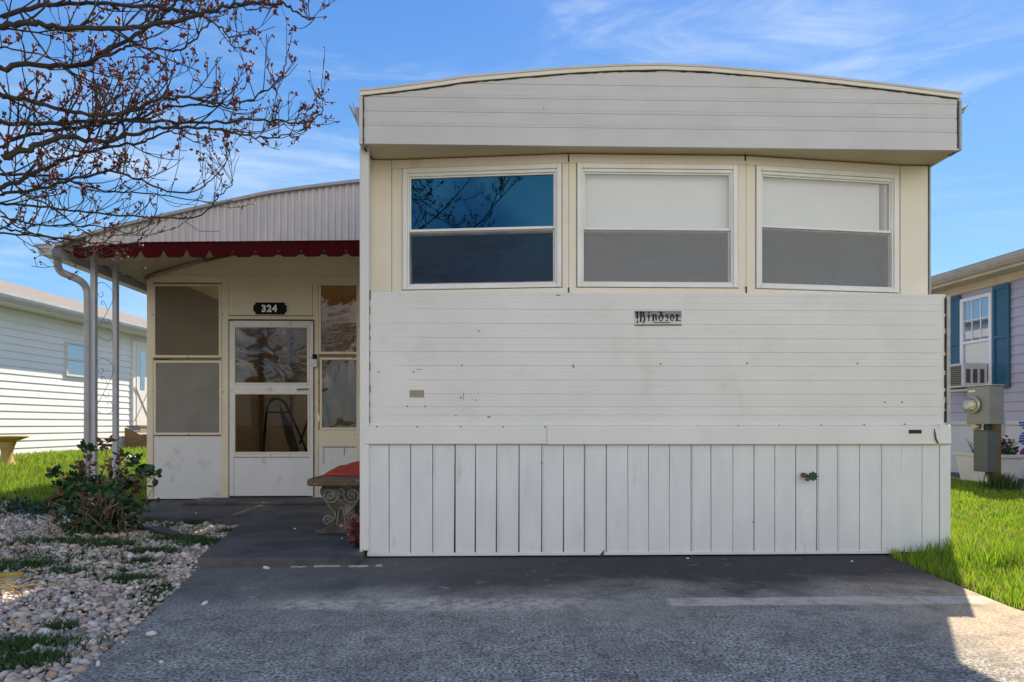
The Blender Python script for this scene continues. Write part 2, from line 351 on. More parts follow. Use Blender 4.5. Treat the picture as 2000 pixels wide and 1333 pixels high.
# raised walk slab leading to the porch, and the porch apron behind it
a = G(385,1090,.05); b = W(722,0,a.y); c = G(478,1016,.05); d_ = G(238,1008,.05)
apron_y = 6.98
o = MB().prism([(a.x,a.y), (-.80,a.y-.01), (-.80,c.y), (-.80,apron_y-.02), (W(262,0,6.3).x-.15,apron_y-.02), (d_.x,d_.y+.15), (d_.x+.02,d_.y), (c.x,c.y)], 'z', -.08, .05).build('walkway', WALK, bevel=.008); tag(o, kind='structure')
o = MB().box((W(300,0,6.55).x+.3, 6.5, .05), (-.62, 7.0, .075)).build('threshold_slab', WALK, bevel=.006); tag(o, kind='structure')
# ragged pale joint filler squeezed out along the front of the walk slab
mb = MB(); x = a.x+.55; mb.box((x, a.y-.019, -.001), (-.70, a.y-.018, .001))
while x < -.68:
    w = random.uniform(.02,.09); y = a.y-.020+random.uniform(-.008,.006)
    mb.prism([(x,y-.010),(x+w*.3,y-.018-random.random()*.01),(x+w,y-.008),(x+w,y+.008),(x+w*.5,y+.014),(x,y+.006)], 'z', -.001, .003+random.random()*.005); x += w*random.choice((.6,.9,1.0))+random.choice((0,0,.01,.05))
o = mb.build('joint_filler', mat('pale_caulk', (.42,.44,.45), (.3,.31,.32), scale=20, rough=.6)); tag(o, 'ragged strip of pale filler along the front edge of the raised walk slab', 'joint filler')

# ------------------------------------------------------------------ grass and gravel
GRASS = island_mat('grass_blades', [(.08,.19,.010),(.21,.40,.016),(.32,.50,.020),(.11,.25,.012),(.40,.50,.03),(.16,.30,.015),(.48,.40,.12),(.06,.15,.01)], rough=.6, translucent=.5)
WEED = island_mat('weed_blades', [(.02,.055,.008),(.035,.09,.012),(.05,.11,.02),(.025,.06,.01)], rough=.6, translucent=.2)
def blades(P, h, w, lean=.5):
    """P (n,3) roots; bent two-piece blades, one island each"""
    n = len(P); ang = rng.uniform(0, 2*np.pi, n); hh = h*rng.uniform(.55, 1.35, n); ww = w*rng.uniform(.7, 1.3, n)
    la = rng.uniform(0, 2*np.pi, n); ll = hh*rng.uniform(.1, lean, n)
    dx, dy = np.cos(ang)*ww/2, np.sin(ang)*ww/2; lx, ly = np.cos(la)*ll, np.sin(la)*ll
    V = np.empty((n,5,3))
    V[:,0] = P + np.c_[-dx,-dy,0*dx]; V[:,1] = P + np.c_[dx,dy,0*dx]
    m = P + np.c_[lx*.35, ly*.35, hh*.6]
    V[:,2] = m + np.c_[dx*.8,dy*.8,0*dx]; V[:,3] = m + np.c_[-dx*.8,-dy*.8,0*dx]; V[:,4] = P + np.c_[lx, ly, hh]
    b = np.arange(n)[:,None]*5
    Fc = np.concatenate([np.c_[b, b+1, b+2], np.c_[b, b+2, b+3], np.c_[b+3, b+2, b+4]])
    return V.reshape(-1,3), Fc
def inpoly(x, y, poly):
    r = np.zeros(len(x), bool); n = len(poly); j = n-1
    for i in range(n):
        xi, yi = poly[i]; xj, yj = poly[j]
        c = ((yi > y) != (yj > y)) & (x < (xj-xi)*(y-yi)/(yj-yi+1e-12)+xi); r ^= c; j = i
    return r
gzv = np.vectorize(gz)
def vnoise(x, y, s, seed):
    r = np.random.default_rng(seed); t = r.random((64,64)); u = x*s; v = y*s; i = np.floor(u).astype(int); j = np.floor(v).astype(int); fu = u-i; fv = v-j
    fu = fu*fu*(3-2*fu); fv = fv*fv*(3-2*fv); g = lambda a_, b_: t[a_ % 64, b_ % 64]
    return (g(i,j)*(1-fu)+g(i+1,j)*fu)*(1-fv)+(g(i,j+1)*(1-fu)+g(i+1,j+1)*fu)*fv
def scatter(poly, dens):
    xs, ys = zip(*poly); x0, x1, y0, y1 = min(xs), max(xs), min(ys), max(ys); n = int((x1-x0)*(y1-y0)*dens)
    x = rng.uniform(x0, x1, n); y = rng.uniform(y0, y1, n); k = inpoly(x, y, poly); return x[k], y[k]
PATIO = [(5.30,-6),(5.30,6.5),(5.76,8.2),(6.2,9.8),(6.5,18),(9,18),(9,-6)]
# right lawn
polyR = [(2.50,4.16),(2.42,3.55),(2.36,2.95),(2.42,2.3),(2.5,1.6),(5.3,1.6),(5.32,6.5),(5.76,8.2),(6.2,9.8),(6.3,14),(2.96,14),(2.96,4.16)]
def lawn(poly, regs, h, name, m):
    Vs = []; Fs = []; off = 0
    for (f, dens, w, hs) in regs:
        x, y = scatter(poly, dens); k = f(x, y); x, y = x[k], y[k]
        hh = h*hs*(.7+.6*vnoise(x, y, 2.2, 3))*(np.clip((x-2.3)/.5,.35,1) if hs == 2.3 else 1)
        V, Fc = blades(np.c_[x, y, gzv(x, y)-.012], hh, w); Vs.append(V); Fs.append(Fc+off); off += len(V)
    return raw(name, np.concatenate(Vs), np.concatenate(Fs), m)
o = lawn(polyR, [(lambda x,y: y < 5, 5200, .0055, 1.0), (lambda x,y: (y >= 5)&(y < 10), 3800, .008, .72), (lambda x,y: (y >= 10), 800, .014, 1.0), (lambda x,y: (x < 3.05)&(y > 3.62)&(y < 4.16)&(rng.random(len(x)) < np.clip((x-2.45)/.4,0,1)), 5500, .006, 2.3)], .068, 'right_lawn_grass', GRASS)
tag(o, 'bright green unmown grass between the mobile home and the lavender house', 'grass', kind='stuff')
polyL = [(-11,6.55),(-6,6.5),(-4.2,6.45),(-3.75,6.9),(-3.6,8),(-3.6,22),(-11,22)]
o = lawn(polyL, [(lambda x,y: y < 9, 2600, .009, 1.0), (lambda x,y: (y >= 9)&(y < 14), 1500, .014, 1.0), (lambda x,y: y >= 14, 500, .024, 1.0)], .10, 'left_lawn_grass', GRASS)
tag(o, 'sunlit yellow green grass between the porch and the white neighbouring house', 'grass', kind='stuff')
x, y = scatter([(-60,-4.9),(-1.6,-4.9),(-1.6,1.2),(-60,1.2)], 12); x2, y2 = scatter([(3,-4.9),(5.2,-4.9),(5.2,1.6),(2.9,1.6)], 900)
x, y = np.r_[x, x2], np.r_[y, y2]; V, Fc = blades(np.c_[x, y, gzv(x, y)-.012], .1*np.ones(len(x)), .02)
o = raw('near_lawn_grass', V, Fc, GRASS); tag(o, 'grass growing beside the driveway towards the street', 'grass', kind='stuff')
# gravel bed
STONE = island_mat('river_pebbles', [(.56,.43,.31),(.24,.22,.20),(.66,.58,.47),(.42,.27,.19),(.56,.49,.40),(.13,.115,.10),(.60,.44,.31),(.33,.33,.34),(.72,.68,.61),(.46,.33,.24),(.62,.57,.50)], rough=.7, bump=.3)
cL = (c.x, c.y)
gp = [(p[0], p[1]) for p in dl[1:6]]
polyG = [(a.x+.01, a.y)] + gp + [(-1.45,1.6),(-6.5,1.6),(-6.5,6.5),(-4.2,6.5),(d_.x-.05,6.3),(d_.x+.02,d_.y),(c.x,c.y)]
# stone bodies: a subdivided octahedron squashed and jittered
def ico():
    import bmesh
    bm = bmesh.new(); bmesh.ops.create_icosphere(bm, subdivisions=1, radius=1); V = np.array([v.co[:] for v in bm.verts]); Fc = np.array([[v.index for v in f.verts] for f in bm.faces]); bm.free(); return V, Fc
IV, IF = ico()
def stones(P, size):
    n = len(P); V = np.repeat(IV[None], n, 0)*(1+rng.normal(0, .13, (n, len(IV), 1)))
    sc = np.c_[rng.uniform(.75,1.35,n), rng.uniform(.6,1.0,n), rng.uniform(.42,.75,n)]*size[:,None]; V = V*sc[:,None,:]
    q = rng.uniform(0, 2*np.pi, n); t = rng.normal(0, .35, n); u = rng.normal(0, .35, n)
    cx, sx = np.cos(t), np.sin(t); V = np.stack([V[...,0], V[...,1]*cx[:,None]-V[...,2]*sx[:,None], V[...,1]*sx[:,None]+V[...,2]*cx[:,None]], -1)
    cx, sx = np.cos(u), np.sin(u); V = np.stack([V[...,0]*cx[:,None]+V[...,2]*sx[:,None], V[...,1], -V[...,0]*sx[:,None]+V[...,2]*cx[:,None]], -1)
    cx, sx = np.cos(q), np.sin(q); V = np.stack([V[...,0]*cx[:,None]-V[...,1]*sx[:,None], V[...,0]*sx[:,None]+V[...,1]*cx[:,None], V[...,2]], -1)
    V += P[:,None,:]; Fc = IF[None]+np.arange(n)[:,None,None]*len(IV); return V.reshape(-1,3), Fc.reshape(-1,3)
x, y = scatter(polyG, 4300); keep = (y > 1.6) & (x > -1.15*y-1.2)
wn = vnoise(x+3, y+9, 2.1, 11)*.6+vnoise(x, y, 6, 12)*.4
keep &= rng.random(len(x)) < np.clip(1.75-2.0*wn, .12, 1)
x, y = x[keep], y[keep]; sz = np.clip(rng.lognormal(math.log(.0112), .38, len(x)), .007, .034)
z = gzv(x, y)+rng.uniform(-.004,.016,len(x))+sz*.25
jig = rng.random(len(x)) < .02
V, Fc = stones(np.c_[x, y, z], sz); o = raw('gravel', V, Fc, STONE, True); tag(o, 'bed of mixed white, tan and grey pebbles beside the driveway', 'gravel', kind='stuff')
# weeds between the pebbles: clumps of fine dark blades
wx_, wy_ = scatter(polyG, 900); wn = vnoise(wx_+3, wy_+9, 2.1, 11)*.6+vnoise(wx_, wy_, 6, 12)*.4; k = (wn > .60) & (wx_ > -1.15*wy_-1.2); wx_, wy_ = wx_[k], wy_[k]
cl = []
for (px, py, r_, n) in [(690,0,0,0),(350,1055,.16,900),(410,1062,.2,1500),(455,1040,.1,500),(380,1025,.08,300),(330,1030,.06,200),(255,1135,.11,700),(225,1068,.12,500),(300,1080,.15,800),(180,1062,.22,900),(60,1010,.3,900),(110,1060,.2,600),(280,1100,.06,300),(60,1265,.16,900),(30,1300,.12,600),(115,1230,.06,200),(45,1105,.2,500),(130,1120,.1,300),(90,1290,.05,150),(500,0,0,0)]:
    if n == 0: continue
    g = G(px, py); q = rng.normal(0, r_*.5, (n, 2)); cl.append(np.c_[g.x+q[:,0]*1.3, g.y+q[:,1]*.55])
cl = np.concatenate(cl); wx_, wy_ = np.r_[wx_, cl[:,0]], np.r_[wy_, cl[:,1]]
k = inpoly(wx_, wy_, polyG); wx_, wy_ = wx_[k], wy_[k]
V, Fc = blades(np.c_[wx_, wy_, gzv(wx_, wy_)-.005], .05*np.ones(len(wx_)), .006, 1.1); o = raw('weeds', V, Fc, WEED); tag(o, 'low dark green weeds growing between the pebbles', 'weeds', kind='stuff')
# loose pebbles kicked onto the slabs
peb = island_mat('loose_pebble', [(.66,.62,.55),(.6,.58,.52),(.7,.66,.58)], rough=.7)
for (px, py, zz, s_, lab) in [(297,1242,0,.022,'largest loose pale pebble on the driveway, out from the gravel bed'),(520,1112,0,.018,'yellowish pebble on the driveway just before the walk slab'),(500,1103,0,.012,'pebble against the front edge of the walk slab, left of the yellowish one'),
    (458,1104,0,.011,'pebble by the left part of the walk slab front edge'),(437,1103,0,.012,'pebble at the left front corner of the walk slab'),(192,1300,0,.013,'small pebble near the photo bottom, just off the gravel edge'),(240,1256,0,.008,'tiny pebble on the driveway left of the largest loose pebble'),
    (668,1053,.05,.008,'tiny pebble on the walk slab beside the bench leg'),(576,1034,.05,.010,'white pebble in the middle of the walk slab'),(383,1004,.05,.012,'pebble on the porch apron below the kick panel'),(315,1295,0,.008,'tiny pebble on the driveway below the largest loose pebble'),
    (1664,1098,0,.010,'white pebble on the driveway under the right part of the skirting'),(1343,1092,0,.009,'small pebble at the foot of the skirting near its middle'),(400,1181,0,.016,'flat pale pebble on the driveway right of the gravel bed'),(705,1078,.05,.010,'pebble on the walk slab at the home corner')]:
    g = G(px, py, zz); V, Fc = stones(np.array([[g.x, g.y, zz+s_*.4]]), np.array([s_])); o = raw('pebble', V, Fc, peb, True)
    tag(o, lab, 'pebble', 'loose pebbles on the driveway and walk')

# ------------------------------------------------------------------ the mobile home
YF, YL, YB, YC = 4.06, 4.16, 4.32, 4.19       # fascia front, lower wall front, bay corners, bay centre
home = thing('mobile_home', 'white single-wide mobile home with arched front fascia, three windows and ribbed skirting', 'mobile home', (1.05, 4.16, 0))
XL, XR = wx(718, YL), wx(1848, YL)
def grooved(x0, x1, z0, z1, y, pitch, off=0.0, depth=.0035, top=None, nx=1, back=.03):
    """horizontal siding with pressed V grooves; top(x) clips it to an arch"""
    zs = [(z0, 0)]; z = z0+off
    while z < z1:
        if z > z0+.01 and z < z1-.01: zs += [(z-.0035, 0), (z-.001, depth), (z+.0015, depth), (z+.004, 0)]
        z += pitch
    zs.append((z1, 0)); mb = MB(); V = []; Fc = []
    for i in range(nx+1):
        x = x0+(x1-x0)*i/nx; tz = top(x) if top else z1
        for k, (z, dd) in enumerate(zs):
            q = random.uniform(-.0012, .0012) if (nx > 1 and 0 < i < nx) else 0
            V.append((x, y+dd+q*.0, min(z, tz) if k < len(zs)-1 else tz))
    n = len(zs)
    for i in range(nx):
        for k in range(n-1): Fc.append((i*n+k, (i+1)*n+k, (i+1)*n+k+1, i*n+k+1))
    mb.add(V, Fc); return mb
# lower wall siding
zb, zt = wz(1000, 833, YL), wz(1000, 575, YL)
gp_ = .0875
box('wall_backing', DARK, home, (XL+.01, YL+.012, .05), (XR-.005, YL+.03, zt-.004))
mbw = grooved(XL, XR, zb, zt, YL, gp_/2*1.0, off=.028, depth=.0007, nx=1)
low = mbw.build('lower_siding', WHITE, home)
mb = MB()   # deeper lap joints every second rib
for k in range(9):
    z = wz(1250, (605,633,661,688,715,743,770,794,811)[k], YL)
    mb.box((XL+.02+random.random()*.3, YL-.0008, z-.0016), (XR-.06, YL+.002, z+.0006))
mb.build('lap_joint_shadow_gap', mat('joint_grime', (.45,.47,.50), (.58,.57,.53), scale=2.5, rough=.7, stretch=(1.3,1,1)), home)
box('ledge', WHITE, home, (XL, YL+.001, zt-.004), (XR, YB+.03, zt+.012), .003)
# corner trims
box('corner_trim', WHITE, home, (wx(703,YL-.01), YL-.022, wz(710,1075,YL)), (XL+.012, YL+.02, wz(710,290,YL)), .006)
mb = MB(); z = wz(1848,826,YL)
mb.box((XR-.004, YL-.014, z), (XR+.018, YL+.02, zt+.004)); mb.build('corner_trim', mat('aluminium_corner', (.36,.36,.34), (.28,.27,.24), scale=30, rough=.45, metal=.4), home)
mb = MB(); zz = z; mb.box((XR-.0055, YL-.004, z), (XR-.0045, YL+.001, zt-.01))
while zz < zt-.03:      # the lifted, jagged edge of the corner strip
    l = random.uniform(.03,.12); mb.box((XR-.010-random.random()*.004, YL-.0055, zz), (XR-.003, YL+.001, min(zz+l, zt-.01))); zz += l+random.uniform(.01,.05)
mb.build('trim_gap', DARK, home)
mb = MB(); zz = zb+.02; mb.box((XL+.0125, YL-.002, zz), (XL+.0135, YL+.001, zt-.02))
while zz < zt-.03:
    l = random.uniform(.02,.07); mb.box((XL+.013, YL-.003, zz), (XL+.016+random.random()*.003, YL+.001, zz+l)); zz += l+random.uniform(.03,.09)
mb.build('trim_gap', DARK, home)
# belt trim
zbt, zbb = wz(1000,831,YL), wz(1000,868,YL)
mb = MB(); xs_seam = wx(1066, YL)
mb.prism([(YL-.004,zbt),(YL-.02,zbt-.006),(YL-.02,zbt-.020),(YL-.026,zbt-.024),(YL-.030,zbb+.004),(YL-.022,zbb),(YL+.01,zbb),(YL+.01,zbt)], 'x', XL-.012, xs_seam+.004)
mb.build('belt_trim', WHITE, home)
mb = MB(); mb.prism([(YL-.004,zbt+.001),(YL-.024,zbt-.005),(YL-.024,zbt-.019),(YL-.030,zbt-.023),(YL-.034,zbb+.001),(YL-.024,zbb-.003),(YL+.01,zbb-.003),(YL+.01,zbt)], 'x', xs_seam+.006, wx(1828,YL))
mb.build('belt_trim', WHITE, home)
mb = MB(); mb.prism([(YL-.004,zbt+.004),(YL-.020,zbt-.003),(YL-.024,zbb+.003),(YL-.016,zbb-.004),(YL+.01,zbb-.004),(YL+.01,zbt+.003)], 'x', wx(1830,YL), wx(1853,YL)); mb.build('belt_trim', WHITE, home)
mb = MB(); mb.tube([W(1826,845,YL-.036), W(1828,858,YL-.04), W(1832,866,YL-.036)], .005, 5); mb.tube([W(1825,838,YL-.03), W(1826,850,YL-.034)], .004, 5); mb.build('bent_flap', RUST, home)
box('vent_slot', DARK, home, W(1776,847,YL-.036), W(1799,840,YL-.030)+Vector((0,.01,0)))
# skirting boards
gx = [718,760,802,845,889,929,970,1014,1058,1101,1141,1184,1226,1266,1307,1349,1388,1431,1472,1513,1554,1595,1635,1678,1721,1760,1800,1834,1857]
ztop, zbot = zbb+.006, .018
box('skirting_backing', DARK, home, (XL-.002, YL+.006, .004), (wx(1857,YL), YL+.02, ztop))
skb = MB(); double = {845, 970, 1058, 1141, 1349, 1595, 1635}
for i in range(len(gx)-1):
    x0, x1 = wx(gx[i], YL), wx(gx[i+1], YL); gL = random.uniform(.0015,.0034) if i else 0; gR = random.uniform(.0015,.0034); tl = random.uniform(-.002,.002); tr_ = random.uniform(-.002,.002)
    if 3 <= i <= 8: tr_ = random.uniform(-.007,-.003)
    yo = YL-.004+random.uniform(-.0012,.0012); tw = random.uniform(-.003,.003)
    # board with returned edges
    skb.add([(x0+gL,yo-tw,zbot),(x1-gR+tr_,yo+tw,zbot),(x1-gR,yo+tw*.5,ztop),(x0+gL,yo-tw*.5,ztop),
             (x0+gL-.001,yo+.009,zbot),(x1-gR+tr_+.001,yo+.009,zbot),(x1-gR+.001,yo+.009,ztop),(x0+gL-.001,yo+.009,ztop)],
            [(0,1,2,3),(1,5,6,2),(4,0,3,7),(3,2,6,7),(0,4,5,1)])
    if gx[i] in double:   # narrow joint batten beside the groove
        skb.box((x0+.010, yo-.0045, zbot), (x0+.0135, yo-.001, ztop-.002))
skb.build('skirting', SKIRT, home)
box('skirting_return', SKIRT, home, (wx(1857,YL)-.01, YL+.021, .0), (wx(1857,YL)-.004, 13.5, ztop))
box('bottom_rail', SKIRT, home, (XL-.002, YL-.014, .010), (wx(1745,YL), YL-.0055, .030), .002)
mb = MB(); g = W(1175,1086,YL-.016); mb.add([g+Vector((-.02,0,-.005)), g+Vector((.012,0,.0)), g+Vector((.016,-.012,.045)), g+Vector((.0,-.004,.02))], [(0,1,2,3)]); mb.build('torn_corner', mat('torn_flap_dark', (.06,.09,.10), rough=.6), home)
# screws and nail holes
sc_px = [(740,727),(808,727),(902,714),(1119,714),(1290,711),(1459,710),(1675,710),(795,794),(830,794),(1728,786),(1762,786),(935,647),(736,834),(815,834),(900,834),(983,834),(1064,834),(1105,834),(1187,834),(1270,834),(1360,833),(1442,832),(1522,832),(1604,831),(1688,830),(1767,829),(1058,905),(1471,1020),(900,777)]
s0 = None
for (px, py) in sc_px:
    yy = YL-.021 if 825 < py < 840 else (YL-.006 if py > 850 else YL-.001); p = W(px, py, yy)
    if s0 is None:
        mb = MB(); mb.M = Matrix.Translation(p) @ Matrix.Rotation(R(90), 4, 'X'); mb.lathe([(.0048,-.001),(.0048,.001),(.0035,.0025),(.001,.0032)], (0,0,0), 8); mb.M = Matrix.Identity(4)
        s0 = MB(); s0.v = [tuple(Vector(v)-p) for v in mb.v]; s0.f = mb.f; s0 = s0.build('screw', RUST); s0.location = p; attach(s0, home)
    else:
        k = s0.copy(); C.objects.link(k); k.location = p; k.parent = home; k.matrix_parent_inverse = s0.matrix_parent_inverse.copy()
# small scratches
mb = MB()
for (px, py, dx, dz) in [(818,722,.04,.003),(905,775,.003,.05),(930,782,.006,.012),(955,815,.02,.008),(1120,717,.008,.016),(890,812,.015,.004),(922,780,.003,.012),(1290,711,.014,.004),(1090,577,.03,.006),(1062,213,.003,.02)]:
    y_ = YL-.0012 if py > 300 else YF-.0015
    p = W(px, py, y_); MB().box(p-Vector((dx/2,0,dz/2)), p+Vector((dx/2,.0015,dz/2))).build('scratch', mat('grey_scratch', (.2,.19,.18), rough=.8), home)
0 and mb.build('scratches', mat('grey_scratch', (.2,.19,.18), rough=.8), home)
# tan patch plate
p0, p1 = W(800,776,YL-.003), W(828,763,YL-.003)
mb = MB(); mb.box(p0, p1+Vector((0,.004,0))); mb.build('plate', mat('tan_plate', (.33,.26,.18), (.27,.21,.14), scale=30, rough=.6), home, bevel=.001)
mb = MB(); f_ = .004
mb.box((p0.x-f_,YL-.002,p0.z-f_),(p1.x+f_,YL+.001,p0.z)); mb.box((p0.x-f_,YL-.002,p1.z),(p1.x+f_,YL+.001,p1.z+f_)); mb.build('plate_edge', mat('joint_grime', (1,1,1)), home)
# faucet
fp = W(1575,928,YL-.005); fau = MB(); fau.tube([fp+Vector((-.022,.01,0)), fp+Vector((-.022,-.03,0)), fp+Vector((-.018,-.045,-.006))], [.016,.015,.013], 10)
fau.tube([fp+Vector((-.018,-.04,-.004)), fp+Vector((.008,-.055,-.002))], .009, 8); fau.tube([fp+Vector((-.018,-.04,-.006)), fp+Vector((-.02,-.06,-.028))], [.011,.012], 8)
fa = fau.build('faucet', mat('aged_brass', (.16,.13,.09), (.10,.09,.07), scale=40, rough=.4, metal=.6), home, True)
mb = MB(); n = 48; hc = fp+Vector((.012,-.062,-.004)); ring = []
for yy_ in (-.006, .006):
    for k in range(n):
        q = 2*math.pi*k/n; r_ = .026+.0045*math.cos(8*q); ring.append(hc+Vector((r_*math.cos(q), yy_, r_*math.sin(q))))
mb.add(ring, [tuple(range(n)), tuple(range(2*n-1,n-1,-1))]+[(k,(k+1)%n,n+(k+1)%n,n+k) for k in range(n)])
mb.build('valve_handle', mat('dark_green_handle', (.006,.045,.03), rough=.35), fa)
# nameplate with blackletter word
n0, n1 = W(1240,636,YL-.004), W(1331,608,YL-.004)
plate = MB().box(n0, n1+Vector((0,.005,0))).build('nameplate', mat('pale_aluminium_badge', (.58,.58,.55), (.5,.5,.48), scale=50, rough=.35), home)
def np_(u, v): return Vector((n0.x+(n1.x-n0.x)*(u-283)/(1572-283), 0, n1.z-(n1.z-n0.z)*(v-265)/(665-265)))
q0, q1 = np_(283,440), np_(1572,265)
mb = MB(); mb.box((q0.x,YL-.0055,q0.z),(q1.x,YL-.0038,q1.z)); mb.build('badge_band', mat('grey_badge_band', (.17,.17,.175), (.23,.22,.21), scale=40, rough=.4), plate)
mb = MB()
def stroke(pts, w, y=YL-.0075):
    P_ = [np_(*q) for q in pts]; s_ = (n1.x-n0.x)/1289*w/2
    for i in range(len(P_)-1):
        a_, b_ = P_[i], P_[i+1]; t = (b_-a_).normalized(); nn = Vector((-t.z,0,t.x))*s_; a_ = a_-t*s_*.4; b_ = b_+t*s_*.4
        q = [a_-nn, b_-nn, b_+nn, a_+nn]; mb.add([(v.x,y-.0002*i,v.z) for v in q]+[(v.x,y+.003,v.z) for v in q], [(0,1,2,3),(4,7,6,5),(0,4,5,1),(1,5,6,2),(2,6,7,3),(3,7,4,0)])
for pts, w in [([(295,315),(355,300)],30),([(350,300),(350,480)],44),([(352,540),(352,590)],34),([(450,290),(450,480),(440,560)],42),([(505,300),(560,330)],22),([(505,300),(520,400),(560,480),(520,590)],38),([(400,330),(440,300)],20),
               ([(665,375),(665,470)],44),([(668,500),(668,540)],30),([(640,310),(692,300)],30),
               ([(790,370),(790,535)],42),([(740,370),(800,370)],20),([(800,400),(855,365)],22),([(862,375),(872,520)],38),
               ([(960,310),(1000,290),(1050,310)],24),([(975,300),(1060,420),(1045,490)],36),([(1000,380),(945,440),(960,490)],36),([(970,525),(1030,525)],26),
               ([(1195,385),(1175,365),(1130,400)],26),([(1135,400),(1200,455)],38),([(1200,455),(1180,480)],22),([(1140,525),(1190,525)],26),
               ([(1310,360),(1265,430),(1275,495)],36),([(1305,365),(1360,420),(1345,480)],36),([(1285,525),(1335,525)],26),
               ([(1445,370),(1445,530)],42),([(1405,370),(1500,372)],24),([(1490,375),(1495,400)],26),([(1420,530),(1460,525)],26),([(1480,520),(1545,525)],20),([(1500,435),(1555,435)],14),
               ([(290,655),(1570,645)],22),([(800,580),(1250,585)],14)]:
    stroke(pts, w)
mb.build('lettering', BLACK, plate)

# fascia
apx = [(703,181),(760,175),(860,162),(910,154),(1000,146.5),(1112,137),(1200,132.5),(1292,130.5),(1380,134),(1475,142),(1550,149),(1625,157),(1750,171),(1828,181),(1877,187)]
arch = [(W(px, py, YF).x, W(px, py, YF).z) for px, py in apx]
def archz(x, off=0.0):
    if x <= arch[0][0]: return arch[0][1]+off
    for (x0, z0), (x1, z1) in zip(arch, arch[1:]):
        if x <= x1: return z0+(z1-z0)*(x-x0)/(x1-x0)+off
    return arch[-1][1]+off
FL, FR = wx(710, YF), wx(1872, YF); FZ = wz(1200, 285, YF)
mb = grooved(FL, FR, FZ, 3.4, YF, gp_, off=.105, depth=.003, top=lambda x: archz(x, -.026), nx=60)
mb.build('front_fascia', FASC, home)
mb = MB()
for py in (191,218,247):
    z = wz(1300, py, YF)
    xa = min((x_ for x_ in np.linspace(FL, FR, 200) if archz(x_, -.04) > z), default=0); xb = max((x_ for x_ in np.linspace(FL, FR, 200) if archz(x_, -.04) > z), default=0)
    mb.box((xa+.01, YF-.0008, z-.0015), (xb-.02, YF+.002, z+.001))
mb.build('lap_joint_shadow_gap', mat('joint_grime', (1,1,1)), home)
mb = MB()   # bottom return of the fascia, metal lip
mb.box((FL-.002, YF-.004, FZ-.006), (FR+.002, YF+.02, FZ+.004)); mb.build('fascia_lip', FASC, home, bevel=.001)
# arched roof edge trim and the dark ragged gap under it
def arch_strip(x0, x1, zo0, zo1, ya, yb, n=60, wob=0):
    mb = MB(); V = []
    for i in range(n+1):
        x = x0+(x1-x0)*i/n; j = random.uniform(-wob, wob)
        V += [(x,ya,archz(x,zo0)+j),(x,ya,archz(x,zo1)),(x,yb,archz(x,zo1)),(x,yb,archz(x,zo0)+j)]
    Fc = [(0,1,2,3),(4*n+3,4*n+2,4*n+1,4*n)]
    for i in range(n):
        a_ = 4*i
        for k in range(4): Fc.append((a_+k, a_+4+k, a_+4+(k+1)%4, a_+(k+1)%4))
    return mb.add(V, Fc)
arch_strip(FL-.022, FR+.012, -.022, .0, YF-.012, YF+.03, 60, .001).build('roof_edge_trim', CREAM, home)
arch_strip(FL+.01, FR-.01, -.028, -.022, YF-.0045, YF+.004, 120, .0028).build('trim_gap', DARK, home)
arch_strip(FL-.024, FR+.014, .001, .014, YF-.016, 13.5, 60).build('roof', ROOFM, home)
# fascia end caps, left jagged gap
box('fascia_end_trim', FASC, home, (FL-.026, YF-.008, FZ-.01), (FL-.003, YF+.1, arch[0][1]-.02), .002)
box('fascia_end_trim', mat('greenish_aluminium', (.30,.34,.32), (.22,.25,.23), scale=20, rough=.4, metal=.3), home, (FR+.003, YF-.004, FZ-.004), (FR+.020, YF+.1, arch[-1][1]-.03), .002)
mb = MB(); zz = FZ-.005
while zz < arch[0][1]-.035:
    l = random.uniform(.02,.06); w = random.uniform(.005,.009); mb.box((FL-.003, YF-.0095, zz), (FL-.003+w, YF-.002, zz+l)); zz += l
mb.build('trim_gap', DARK, home); mb = MB(); zz = FZ; mb.box((FR-.0045, YF-.002, FZ), (FR-.0035, YF+.001, arch[-1][1]-.03))
while zz < arch[-1][1]-.03:
    l = random.uniform(.02,.06); w = random.uniform(.003,.006); mb.box((FR-.004-w, YF-.003, zz), (FR-.003, YF+.001, zz+l)); zz += l
mb.build('trim_gap', DARK, home)
# body walls behind
zr = 2.86
box('side_wall', WHITE, home, (XL-.02, YB+.02, .0), (XL+.0, 13.5, zr)); box('side_wall', WHITE, home, (wx(1812,YB)-.01, YB+.02, ztop), (wx(1812,YB)+.004, 13.5, zr))
box('side_wall', mat('greenish_aluminium', (1,1,1)), home, (wx(1812,YB)+.004, YB-.012, zt), (wx(1812,YB)+.013, YB+.019, FZ))
box('side_wall', SKIRT, home, (FL-.02, YF+.02, FZ+.0), (FL-.01, 13.5, zr-.02)); box('side_wall', SKIRT, home, (FR+.004, YF+.101, FZ), (FR+.018, 13.5, zr-.02))
box('rear_wall', WHITE, home, (XL-.02, 13.5, 0), (wx(1812,YB), 13.6, zr))
box('fascia_end_return', WHITE, home, (XL-.020, YL+.021, zt), (XL+.0, YB+.019, FZ-.006))
# soffit
box('soffit', SOFF, home, (FL-.008, YF+.004, FZ+.006), (FR+.002, 5.2, FZ+.02))
mb = MB(); mb.tube([W(712,290,YF+.02), (wx(727,YB), YB-.005, FZ+.002)], .006, 5); mb.build('trim_gap', DARK, home)
# room inside
box('room_floor', INT, home, (XL, YB+.05, zt-.6), (wx(1812,YB), 9, zt-.55)); box('room_back_wall', INT, home, (XL, 8.6, zt-.6), (wx(1812,YB), 8.7, FZ))
box('room_side_wall', INT, home, (XL+.001, YB+.05, zt-.6), (XL+.03, 8.6, FZ)); box('room_side_wall', INT, home, (wx(1812,YB)-.05, YB+.05, zt-.6), (wx(1812,YB)-.02, 8.6, FZ))
